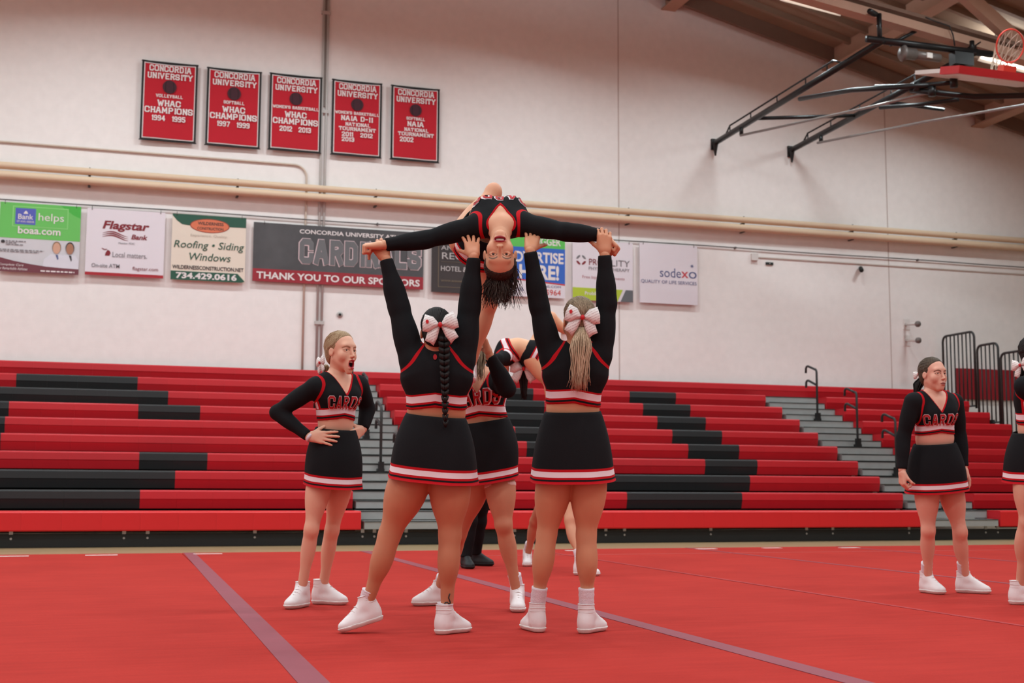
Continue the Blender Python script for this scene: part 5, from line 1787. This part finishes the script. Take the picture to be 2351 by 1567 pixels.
    # ---- hair
    if hair:
        hp = [ellp((0, -0.012, 0.035), (0.074, 0.094, 0.083), None, 0.02), ellp((0, 0.024, -0.033), (0.0545, 0.0615, 0.076), None, 0.03), ellp((0, -0.045, -0.02), (0.06, 0.05, 0.07), None, 0.03)]
        h_ = 0.005
        vol, ax = field(hp, (-0.115, -0.14, -0.13), (0.115, 0.125, 0.155), h_)
        X, Y, Z = ax[0][:, None, None], ax[1][None, :, None], ax[2][None, None, :]
        n1 = nrm((-0.10, 0.085)); n2 = nrm((-0.5, 1.0))
        def half(y0, z0, y1, z1):
            d = nrm((y1 - y0, z1 - z0)); n = np.array((-d[1], d[0]))      # left side of the line = hair
            return -((Y - y0) * n[0] + (Z - z0) * n[1])
        g1 = half(0.0, -0.016, 0.064, 0.09) + 0.25 * np.maximum(0, np.abs(X) - 0.035) * (Z > 0.03)
        g2 = half(-0.078, -0.092, 0.002, -0.006)
        wav = 0.0025 * np.sin(X * 160 + 30 * Y)
        gg = np.maximum(g1, g2)
        v2 = np.maximum(vol - 0.0012 - np.clip(-gg * 0.12, 0, 0.0035), gg)
        V, Fq = surfnets(v2, ax, h_, 2)
        ho_ = np_obj('hair', xf(V * hs, Hf, q['H']), Fq, hair['m'], t)
        # combed-back strands from the hairline to where the hair is tied
        ce, ra = np.array((0, -0.012, 0.035)), np.array((0.074, 0.094, 0.083))
        tie = nrm((np.array(hair.get('tie', (0, -0.1, 0.02))) - ce) / ra)
        rnd = random.Random(5)
        mb = MB()
        line = [(-0.03, -0.085, -0.062), (-0.06, -0.05, -0.03), (-0.0735, -0.005, 0.004), (-0.0705, 0.02, 0.04), (-0.056, 0.045, 0.072), (-0.03, 0.058, 0.09), (0, 0.063, 0.095), (0.03, 0.058, 0.09), (0.056, 0.045, 0.072), (0.0705, 0.02, 0.04), (0.0735, -0.005, 0.004), (0.06, -0.05, -0.03), (0.03, -0.085, -0.062)]
        NS = 190
        for i in range(NS):
            u = i / NS * (len(line) - 1); k = int(u)
            p = np.array(line[k]) * (1 - (u - k)) + np.array(line[k + 1]) * (u - k)
            d0 = nrm((p - ce) / ra + np.array([rnd.gauss(0, 0.02) for _ in range(3)]))
            om = math.acos(np.clip(d0 @ tie, -1, 1)); pts = []
            for j in range(8):
                w_ = j / 7
                dd = nrm((math.sin((1 - w_) * om) * d0 + math.sin(w_ * om) * tie) / max(1e-6, math.sin(om)))
                lift = 1.012 + 0.075 * min(1, 2.2 * w_) + rnd.uniform(-0.006, 0.006)
                pts.append(xf(((ce + dd * ra * lift) * hs)[None], Hf, q['H'])[0])
            mb.tube(pts, [0.0012, 0.003, 0.0036, 0.0036, 0.0036, 0.0036, 0.0034, 0.003], 5)
        mb.build('combed_strands', hair['m'], ho_, smooth=True)
        hair['fn'](t, ho_, q['H'], Hf, hs)
    return t, (np.concatenate(Vs), np.concatenate(FF)), (V_top, F_top), q, bodyo, top


# ------------------------------------------------------------------ hair styles
HB = hair_mat('black_brown_hair', (16, 14, 14), (40, 34, 32))
HL = hair_mat('ash_blonde_hair', (146, 120, 92), (220, 196, 166))
HLr = hair_mat('dark_blonde_root_hair', (92, 78, 62), (164, 142, 116))
HA = hair_mat('dark_blonde_hair', (128, 100, 72), (176, 148, 116))
HD = hair_mat('dark_brown_hair', (34, 26, 23), (72, 56, 48))
HI = hair_mat('brown_hair', (48, 38, 30), (92, 76, 60))


def tail(parent, a, b, m, n=60, w=0.03, flare=1.6, sag=(0, 0, 0), seed=3, r=0.0042, stray=0.0):
    a, b = np.array(a), np.array(b); sag = np.array(sag)
    d = nrm(b - a); s1 = nrm(np.cross(d, CT)); s2 = np.cross(d, s1)

    def fn(rnd, u):
        th = rnd.uniform(0, 6.283); rr = math.sqrt(rnd.random())
        L = rnd.uniform(0.8, 1.05)
        ox, oy = math.cos(th) * rr, math.sin(th) * rr * 0.7
        st = rnd.gauss(0, stray)
        return [a + (b - a) * L * k / 8 + sag * math.sin(math.pi * k / 8) + (s1 * ox + s2 * oy) * w * (0.45 + (0.55 + 0.25 * math.sin(k * 0.9)) * min(1, k / 3) * (1 if k < 6 else flare * 0.75)) * (1 if k < 7 else 0.7) + s1 * st * (k / 8) ** 2 for k in range(9)]
    return strands('ponytail', None, fn, n, m, parent, r, seed=seed)


def no_tail(t, ho, H, f, s): pass

GRIP = (45, 60, 40)
FIST = (80, 95, 65)
REST = (18, 28, 18)
LET = dict(w=0.27, hgt=0.075, zoff=-0.01)


# ---- left lifter, seen from behind: black braid and big bow
def hair_B(t, ho, H, f, s):
    a = at(1020, 778, 6.33); b = at(1023, 972, 6.30)
    mb = MB()
    for i in range(15):
        u = i / 14
        c = a + (b - a) * u + CT * (0.02 * math.sin(u * 3.1))
        w = 0.026 * (1 - 0.55 * u)
        for sg in (-1, 1):
            o = c + CR * sg * w * 0.45
            mb.tube([o + UZ * 0.016 + CR * sg * w * 0.5, o + CT * w * 0.5, o - UZ * 0.018 - CR * sg * w * 0.4], [w * 0.35, w * 0.62, w * 0.3], 7)
    mb.build('braid', HB, ho, smooth=True)
    bow(t, at(1011, 746, 6.32), np.stack([CR, CT, UZ]), 0.98, 0.12)


PB = person('dark-haired cheerleader with braid and white bow, back turned, lifting the flyer on the left',
       dict(P=(995, 1022, 6.45), W=(1002, 945, 6.45), C=(1003, 872, 6.44), N=(1004, 806, 6.44), H=(1003, 763, 6.43),
            shL=(946, 824, 6.44), elL=(916, 705, 6.48), wrL=(886, 594, 6.5), shR=(1062, 824, 6.44), elR=(1078, 705, 6.46), wrR=(1088, 590, 6.46),
            hipL=(950, 1082, 6.45), knL=(894, 1228, 6.45), anL=(841, 1384, 6.46), hipR=(1033, 1082, 6.45), knR=(1033, 1228, 6.42), anR=(1025, 1398, 6.42)),
       dict(fwd=-CT + UZ * 0.15, res=0.005, eyes=False), skin_mat('warm_tan_skin', (194, 128, 96)), g=1.2, thigh=1.06, calf=1.02, wid=(0.165, 0.148, 0.168), fc=180, bust=0.9,
       skirt=dict(top=(1001, 953, 6.45), hem=(993, 1101, 6.45), aw=0.150, bw=0.122, ah=0.229, bh=0.19, hip=0.012, tilt=0.0), hem=-0.022,
       feet=dict(L=dict(h=-CR * 0.95 + CT * 0.3, up=UZ - CR * 0.30, sc=0.95, sock=0.03), R=dict(h=-CT * 0.72 + CR * 0.65, sc=0.95, sock=0.012), kneeL=-CT - CR * 0.3, kneeR=-CT),
       hands=dict(L=dict(d=UZ * 0.8 - CR * 0.5 - CT * 0.25, n=-CT, c=(50, 60, 40), th=(30, 35)), R=dict(d=UZ * 0.8 - CR * 0.12 - CT * 0.55, n=-CT * 0.8 - UZ * 0.5, c=(6, 12, 10), th=(38, 12), sp=10)),
       hair=dict(m=HB, fn=hair_B))


# ---- right lifter, seen from behind: long blonde ponytail
def hair_C(t, ho, H, f, s):
    tail(ho, at(1336, 752, 6.41), at(1331, 893, 6.36), HL, 260, 0.05, 1.25, CT * 0.02, seed=5, r=0.0030, stray=0.014)
    bow(t, at(1337, 729, 6.395), np.stack([CR, CT, UZ]), 0.98, -0.1)


person('blonde cheerleader with ponytail and white bow, back turned, lifting the flyer on the right',
       dict(P=(1316, 1025, 6.52), W=(1315, 938, 6.52), C=(1319, 864, 6.51), N=(1325, 800, 6.51), H=(1328, 737, 6.5),
            shL=(1266, 818, 6.51), elL=(1238, 702, 6.5), wrL=(1217, 576, 6.48), shR=(1378, 815, 6.51), elR=(1393, 697, 6.52), wrR=(1388, 584, 6.52),
            hipL=(1276, 1085, 6.52), knL=(1255, 1228, 6.52), anL=(1231, 1383, 6.55), hipR=(1353, 1085, 6.52), knR=(1346, 1228, 6.5), anR=(1349, 1392, 6.5)),
       dict(fwd=-CT + UZ * 0.2 - CR * 0.25, res=0.005, eyes=False), skin_mat('light_tan_skin', (204, 142, 108)), g=1.08, thigh=1.02, calf=1.12, wid=(0.152, 0.136, 0.156), fc=180, bust=0.9,
       skirt=dict(top=(1315, 944, 6.52), hem=(1314, 1103, 6.52), aw=0.142, bw=0.116, ah=0.218, bh=0.18, hip=0.009), hem=-0.018,
       feet=dict(L=dict(h=-CT * 0.85 - CR * 0.35, sc=0.95, sock=0.085), R=dict(h=-CT * 0.8 + CR * 0.5, sc=0.95, sock=0.085), kneeL=-CT, kneeR=-CT),
       hands=dict(L=dict(d=UZ * 0.8 + CR * 0.12 - CT * 0.55, n=-CT * 0.8 - UZ * 0.5, c=(6, 12, 10), th=(38, 12), sp=10), R=dict(d=UZ, n=-CT * 0.9 - CR * 0.1, c=(28, 62, 40), th=(50, 30))),
       hair=dict(m=HLr, fn=hair_C))


# ---- cheerleader with hands on hips
def hair_A(t, ho, H, f, s):
    tail(ho, at(748, 838, 7.98), at(752, 868, 8.02), HA, 40, 0.025, 1.2, seed=8)
    bow(t, at(739, 832, 7.93), np.stack([nrm(CR * 0.4 + CT * 0.8), nrm(-CR + CT * 0.4), UZ]), 0.75, 0.1, False)


PA = person('shouting fair-haired cheerleader with both hands on her hips in front of the left bleachers',
       dict(P=(764, 1045, 7.86), W=(771, 972, 7.86), C=(771, 914, 7.86), N=(774, 868, 7.88), H=(783, 806, 7.86),
            shR=(722, 888, 7.76), elR=(636, 946, 7.8), wrR=(708, 1001, 7.72), shL=(826, 884, 7.97), elL=(844, 938, 8.06), wrL=(833, 985, 7.98),
            hipR=(738, 1082, 7.8), knR=(715, 1215, 7.74), anR=(692, 1357, 7.78), hipL=(786, 1082, 7.93), knL=(762, 1217, 7.93), anL=(741, 1354, 7.98)),
       dict(fwd=face_dir(52) + UZ * 0.05, mouth='open', res=0.0027, gaze=(0.25, 1, 0.0), sc=1.04), skin_mat('pale_skin', (226, 172, 146), lip=(178, 38, 50), brow=(150, 112, 84)), g=0.92, thigh=0.98, calf=1.0,
       wid=(0.132, 0.118, 0.142), fc=40, text=dict(w=0.21, hgt=0.078, zoff=-0.03), hem=-0.02,
       skirt=dict(top=(771, 983, 7.86), hem=(764, 1115, 7.83), aw=0.124, bw=0.105, ah=0.178, bh=0.172, hip=0.018),
       feet=dict(R=dict(h=CT * 0.95 - CR * 0.3, sock=0.0), L=dict(h=CR * 0.9 + CT * 0.3, sock=0.0), kneeR=face_dir(5), kneeL=face_dir(25)),
       hands=dict(R=dict(d=CR * 0.97 - UZ * 0.08 + CT * 0.1, n=-CT * 0.9 - UZ * 0.1, c=(6, 12, 8), th=(50, 20), sp=10, sc=1.0), L=dict(d=-CR * 0.35 + CT * 0.8 - UZ * 0.35, n=-CR * 0.9 - CT * 0.3, c=(10, 25, 15), th=(40, 10))),
       hair=dict(m=HA, fn=hair_A, tie=(0, -0.1, -0.02)), neckV=0.1)


# ---- cheerleader standing on the right
def hair_I(t, ho, H, f, s):
    tail(ho, at(2116, 868, 9.1), at(2104, 920, 9.08), HB, 50, 0.03, 1.2, -CR * 0.015, seed=9, r=0.005)
    bow(t, at(2112, 858, 9.12), np.stack([nrm(CR * 0.5 + CT * 0.8), nrm(-CR + CT * 0.3), UZ]), 0.6, 0.4, False)


person('brown-haired cheerleader standing with arms hanging at her sides, looking up to the right',
       dict(P=(2150, 1070, 9.03), W=(2146, 1005, 9.03), C=(2145, 952, 9.02), N=(2143, 906, 9.03), H=(2142, 859, 9.02),
            shR=(2095, 921, 8.95), elR=(2074, 1003, 8.97), wrR=(2071, 1078, 8.92), shL=(2193, 922, 9.12), elL=(2203, 1002, 9.14), wrL=(2213, 1072, 9.08),
            hipR=(2127, 1103, 9.0), knR=(2131, 1217, 8.98), anR=(2130, 1331, 9.08), hipL=(2178, 1103, 9.06), knL=(2204, 1220, 9.02), anL=(2217, 1331, 9.1)),
       dict(fwd=face_dir(27) + UZ * 0.2, mouth='closed', res=0.0027, gaze=(0.3, 1, 0.1), sc=1.0), skin_mat('rosy_pale_skin', (220, 162, 140), lip=(150, 70, 66), brow=(80, 58, 44)), g=1.0, thigh=1.0, calf=1.04,
       wid=(0.142, 0.138, 0.165), fc=8, text=dict(w=0.235, hgt=0.08, zoff=-0.03), hem=-0.012,
       skirt=dict(top=(2146, 1017, 9.03), hem=(2150, 1127, 9.03), aw=0.145, bw=0.115, ah=0.222, bh=0.18, hip=0.014),
       feet=dict(R=dict(h=CT * 0.9 + CR * 0.35, sock=0.075), L=dict(h=CR * 0.8 + CT * 0.55, sock=0.08), kneeR=CT, kneeL=face_dir(30)),
       hands=dict(R=dict(d=-UZ + CR * 0.02, n=CR * 0.8 - CT * 0.2, c=(45, 65, 40), th=(30, 45)), L=dict(d=-UZ * 0.95 + CR * 0.25, n=-CR * 0.9, c=REST, th=(25, 20))),
       hair=dict(m=HI, fn=hair_I), neckV=0.11)


# ---- cropped cheerleader at the right edge
def hair_J(t, ho, H, f, s):
    tail(ho, at(2352, 836, 8.2), at(2352, 890, 8.2), HB, 40, 0.028, 1.2, seed=12, r=0.005)
    bow(t, at(2345, 838, 8.16), np.stack([nrm(CR * 0.5 + CT), nrm(CT * 0.6 - CR), UZ]), 0.8, 0.2, False)


person('dark-haired cheerleader cropped by the right edge, facing right with arms held out in front',
       dict(P=(2378, 1045, 8.2), W=(2374, 985, 8.2), C=(2372, 925, 8.2), N=(2374, 868, 8.22), H=(2382, 812, 8.22),
            shR=(2352, 886, 8.06), elR=(2412, 922, 7.98), wrR=(2462, 880, 8.0), shL=(2396, 884, 8.36), elL=(2450, 920, 8.4), wrL=(2480, 880, 8.25),
            hipR=(2362, 1085, 8.12), knR=(2358, 1198, 8.1), anR=(2342, 1357, 8.2), hipL=(2398, 1085, 8.3), knL=(2412, 1200, 8.3), anL=(2425, 1350, 8.35)),
       dict(fwd=face_dir(75), res=0.004, eyes=False), skin_mat('fair_skin_turned_away', (214, 158, 134)), g=1.04, thigh=1.0, calf=1.05, wid=(0.145, 0.135, 0.165), fc=52, hem=-0.012,
       skirt=dict(top=(2374, 990, 8.2), hem=(2376, 1102, 8.2), aw=0.142, bw=0.125, ah=0.205, bh=0.19, hip=0.016),
       feet=dict(R=dict(h=CR * 0.9 + CT * 0.2, sock=0.0), L=dict(h=CR * 0.9 - CT * 0.3, sock=0.0), kneeL=face_dir(70), kneeR=face_dir(60)),
       hair=dict(m=HB, fn=hair_J))


# ---- back spotter holding the flyer's standing leg
def hair_E(t, ho, H, f, s):
    tail(ho, at(1106, 800, 7.55), at(1100, 872, 7.5), HLr, 30, 0.03, 1.3, seed=14, r=0.004, stray=0.01)


PE = person('cheerleader facing us behind the left lifter, gripping the flyer by her standing leg',
       dict(P=(1122, 1050, 7.68), W=(1110, 968, 7.68), C=(1102, 905, 7.68), N=(1102, 864, 7.7), H=(1086, 822, 7.72),
            shR=(1056, 876, 7.66), elR=(1040, 880, 7.42), wrR=(1086, 806, 7.36), shL=(1146, 870, 7.66), elL=(1164, 892, 7.42), wrL=(1124, 815, 7.36),
            hipR=(1096, 1090, 7.7), knR=(1052, 1226, 7.8), anR=(1006, 1372, 7.95), hipL=(1146, 1090, 7.66), knL=(1156, 1204, 7.6), anL=(1188, 1352, 7.66)),
       dict(fwd=face_dir(-10), res=0.005, eyes=False), skin_mat('tan_skin', (198, 136, 106)), g=1.1, thigh=1.0, calf=1.0, wid=(0.15, 0.142, 0.15), fc=-10, fp=0, text=dict(w=0.25, hgt=0.095, zoff=-0.02), hem=-0.02,
       skirt=dict(top=(1110, 965, 7.68), hem=(1124, 1103, 7.68), aw=0.152, bw=0.12, ah=0.178, bh=0.175, hip=0.028, brief=False),
       feet=dict(R=dict(h=-CR * 0.85 + CT * 0.4, sock=0.04), L=dict(h=CT * 0.95 + CR * 0.05, sock=0.07), kneeR=face_dir(-40), kneeL=CT),
       hands=dict(L=dict(d=UZ * 0.9 - CR * 0.3, n=-CR * 0.9 + CT * 0.15, c=(30, 45, 30), th=(55, 10)), R=dict(d=UZ * 0.9 + CR * 0.2, n=CR * 0.9, c=(30, 45, 30), th=(55, 10))),
       hair=dict(m=HLr, fn=hair_E))


# ---- the flyer, arched backwards over the lifters
def hair_D(t, ho, H, f, s):
    def fn(rnd, u):
        a = rnd.uniform(-1.9, 1.9)
        st = H + (f[0] * math.sin(a) * 0.066 * rnd.uniform(0.3, 1) + f[1] * (0.045 * math.cos(a) - 0.03) + f[2] * rnd.uniform(0.07, 0.115))
        L = rnd.uniform(0.07, 0.16)
        dx = rnd.gauss(0.0, 0.02) - 0.012; dz = rnd.gauss(0, 0.02)
        cv = rnd.uniform(-0.012, 0.012)
        return [st + (-UZ) * L * k / 7 + CR * (dx * (k / 7) + cv * math.sin(k * 0.9)) + CT * (dz * (k / 7) - 0.01) for k in range(8)]
    strands('hanging_hair', None, fn, 330, HD, ho, 0.0030, seed=21)

    def fn2(rnd, u):
        st = H + f[0] * 0.075 + f[2] * rnd.uniform(0.0, 0.06) + f[1] * rnd.uniform(-0.03, 0.03)
        L = rnd.uniform(0.12, 0.22)
        dx = rnd.uniform(-0.02, 0.05)
        return [st + (-UZ) * L * k / 7 + CR * (dx * (k / 7) ** 1.5 + 0.008 * math.sin(k * 0.8 + u * 9)) for k in range(8)]
    strands('loose_lock', None, fn2, 26, HD, ho, 0.0022, seed=22)


Dt = person('flyer held high by the lifters, arched backwards with face upside down and arms spread',
            dict(P=(1104, 545, 7.13), W=(1126, 503, 6.95), C=(1146, 500, 6.74), N=(1149, 520, 6.57), H=(1148, 590, 6.47),
                 shR=(1206, 515, 6.62), elR=(1297, 532, 6.5), wrR=(1386, 540, 6.58), shL=(1090, 520, 6.62), elL=(978, 550, 6.58), wrL=(882, 562, 6.5),
                 hipR=(1124, 575, 7.15), knR=(1124, 695, 7.22), anR=(1078, 845, 7.3), hipL=(1064, 545, 7.13), knL=(1134, 440, 7.26), anL=(1118, 560, 7.5)),
            dict(fwd=CT + UZ * 0.08, up=-UZ, mouth='smile', res=0.0027, gaze=(0, 1, -0.15), sc=1.03), skin_mat('mid_tan_skin', (212, 154, 122), lip=(150, 34, 46), brow=(84, 58, 46)), g=0.95, thigh=0.98,  # the flyer's own even tan skin colour
            wid=(0.138, 0.118, 0.15), ftorso=(UZ * 0.95 - CT * 0.15, UZ * 0.3 - CT * 1.0), text=dict(w=0.27, hgt=0.08, zoff=0.005), bust=0.85,
            skirt=dict(top=(1117, 520, 7.02), hem=(1100, 574, 7.13), aw=0.128, bw=0.105, ah=0.145, bh=0.13, hip=0.01, brief=False), extra=dict(hem=(1134, 500, 6.9)), neckV=0.1,
            feet=dict(R=dict(h=CT, sc=0.92, sock=0.04), L=dict(h=-UZ * 0.9 - CT * 0.3, up=CT * 0.9 - UZ * 0.2, sc=0.92, sock=0.04), kneeR=CT, kneeL=UZ - CT * 0.3, ground=False),
            hands=dict(L=dict(d=-CR * 0.97 - UZ * 0.08, n=-UZ * 0.95 - CT * 0.3, c=FIST, th=(35, 60)), R=dict(d=CR * 0.72 - UZ * 0.68, n=-UZ * 0.7 - CR * 0.6 - CT * 0.1, c=FIST, th=(30, 50))),
            hair=dict(m=HD, fn=hair_D))[0]

# ---- dark-clothed spotter and the second stunt group behind
person('spotter in black trousers and black shoes behind the lifters',
       dict(P=(1090, 1092, 11.75), W=(1090, 1040, 11.75), C=(1092, 985, 11.75), N=(1094, 945, 11.75), H=(1094, 905, 11.72),
            shR=(1066, 952, 11.72), elR=(1078, 905, 11.6), wrR=(1106, 862, 11.6), shL=(1120, 952, 11.78), elL=(1150, 902, 11.7), wrL=(1163, 845, 11.62),
            hipR=(1078, 1110, 11.7), knR=(1078, 1195, 11.58), anR=(1070, 1283, 11.55), hipL=(1102, 1110, 11.8), knL=(1100, 1195, 11.85), anL=(1092, 1274, 11.92)),
       dict(fwd=face_dir(60), res=0.006, eyes=False), skin_mat('light_skin', (210, 150, 122)), g=1.0, wid=(0.145, 0.135, 0.165), fc=50, pants=True,
       feet=dict(R=dict(h=CT * 0.8 + CR * 0.3, sc=1.0, sock=0), L=dict(h=CR * 0.92 + CT * 0.3, sc=1.05, sock=0), kneeR=face_dir(40), kneeL=face_dir(50)),
       hands=dict(L=dict(d=UZ - CR * 0.15, n=CR * 0.6 - CT * 0.5, c=(20, 30, 20), th=(40, 5), res=0.004), R=dict(d=UZ, n=CR, c=(20, 30, 20), res=0.004)),
       hair=dict(m=HB, fn=no_tail), extra=dict(cuffL=0.05), res=0.011)

person('second group lifter mostly hidden behind the blonde lifter, white shoes set apart',
       dict(P=(1288, 1082, 11.3), W=(1294, 1035, 11.3), C=(1302, 982, 11.3), N=(1308, 942, 11.3), H=(1312, 902, 11.3),
            shR=(1278, 952, 11.3), elR=(1268, 905, 11.3), wrR=(1264, 862, 11.3), shL=(1336, 952, 11.3), elL=(1332, 905, 11.3), wrL=(1322, 862, 11.3),
            hipR=(1270, 1102, 11.4), knR=(1228, 1195, 11.75), anR=(1211, 1276, 11.95), hipL=(1308, 1102, 11.2), knL=(1308, 1195, 10.95), anL=(1335, 1300, 10.7)),
       dict(fwd=face_dir(20), res=0.006, eyes=False), skin_mat('tan_skin_far', (200, 138, 108)), g=1.0, wid=(0.14, 0.13, 0.16), fc=20,
       skirt=dict(top=(1294, 1040, 11.3), hem=(1290, 1132, 11.3), aw=0.138, bw=0.11, ah=0.2, bh=0.17, hip=0.016),
       feet=dict(R=dict(h=CT * 0.95, sock=0.09), L=dict(h=CR * 0.85 + CT * 0.5, sock=0.07), kneeR=face_dir(0), kneeL=face_dir(40)),
       hair=dict(m=HB, fn=no_tail), res=0.011)


def hair_H(t, ho, H, f, s):
    tail(ho, at(1200, 838, 11.72), at(1203, 914, 11.7), HB, 70, 0.045, 1.0, seed=31, r=0.008)
    bow(t, at(1202, 846, 11.6), np.stack([CR, CT, UZ]), 1.35, 0.0, False)


person('second flyer bent backwards in the distance with a black ponytail hanging straight down',
       dict(P=(1220, 812, 11.6), W=(1198, 800, 11.6), C=(1174, 806, 11.6), N=(1156, 818, 11.62), H=(1188, 822, 11.85),
            shR=(1158, 820, 11.42), elR=(1140, 826, 11.3), wrR=(1120, 845, 11.3), shL=(1158, 818, 11.78), elL=(1150, 830, 12.0), wrL=(1140, 840, 12.2),
            hipR=(1226, 824, 11.54), knR=(1262, 880, 11.5), anR=(1276, 960, 11.5), hipL=(1230, 806, 11.66), knL=(1266, 728, 11.7), anL=(1310, 770, 11.8)),
       dict(fwd=-CR, up=-UZ, res=0.006, eyes=False), skin_mat('light_tan_skin_far', (222, 166, 130)), g=1.0, wid=(0.13, 0.115, 0.14), ftorso=(UZ, UZ * 0.8 + CR * 0.5),
       skirt=dict(top=(1204, 802, 11.6), hem=(1236, 822, 11.6), aw=0.122, bw=0.1, ah=0.16, bh=0.14, hip=0.012, brief=False), extra=dict(hem=(1190, 800, 11.6)),
       feet=dict(R=dict(h=CR, sock=0.05), L=dict(h=-UZ, up=CR, sock=0.05), kneeR=CR, kneeL=UZ, ground=False),
       hair=dict(m=HB, fn=hair_H), res=0.011)


PA_w = at(708, 1001, 7.72); PA_d = nrm(PA_w - at(636, 946, 7.8))
# ---- marks that lie on a surface: ankle tattoo, back emblem, thigh band
def drape(VF, pix, lift=0.0015):
    bv = BVHTree.FromPolygons([Vector(v) for v in VF[0].tolist()], [tuple(f) for f in VF[1].tolist()])
    out = []
    for px, py in pix:
        d = nrm(ray(px, py)); h = bv.ray_cast(Vector((0, 0, CAM_H)), Vector(d), 30)
        if h[0] is not None: out.append(np.array(h[0]) - d * lift)
    return out


tat = drape(PB[1], [(1033, 1362), (1031, 1367), (1030, 1372), (1032, 1377), (1034, 1382), (1032, 1388), (1028, 1391.5), (1023, 1391), (1020.5, 1387), (1022, 1382.5), (1027, 1381.5), (1030, 1385), (1029, 1392), (1024, 1396), (1020, 1399), (1024, 1402)])
if len(tat) > 3:
    MB().tube(tat, 0.0032, 6).build('tattoo', mat('dark_ink', (52, 46, 42), 0.6), PB[4], smooth=True)
emb = drape(PB[2], [(999 + 4.5 * math.cos(a), 819 + 6.5 * math.sin(a)) for a in np.linspace(0, 2 * math.pi, 13)[:-1]], 0.003)
if len(emb) == 12:
    mb = MB(); mb.prism(emb, CT * 0.002); mb.build('emblem', M['letter_red'], PB[5])
q = PE[3]
hv = q['knL'] - q['hipL']
mb = MB(); mb.tube([q['hipL'] + hv * (0.16 + 0.018 * i) for i in range(6)], [0.093, 0.0955, 0.096, 0.096, 0.0955, 0.093], 28)
mb.build('thigh_band', M['shorts'], PE[0], smooth=True)

mb = MB(); mb.tube([PA_w + PA_d * (0.004 + 0.006 * i) for i in range(4)], [0.0275, 0.0295, 0.0295, 0.0275], 20)
mb.build('wrist_band', M['sock'], PA[0], smooth=True)
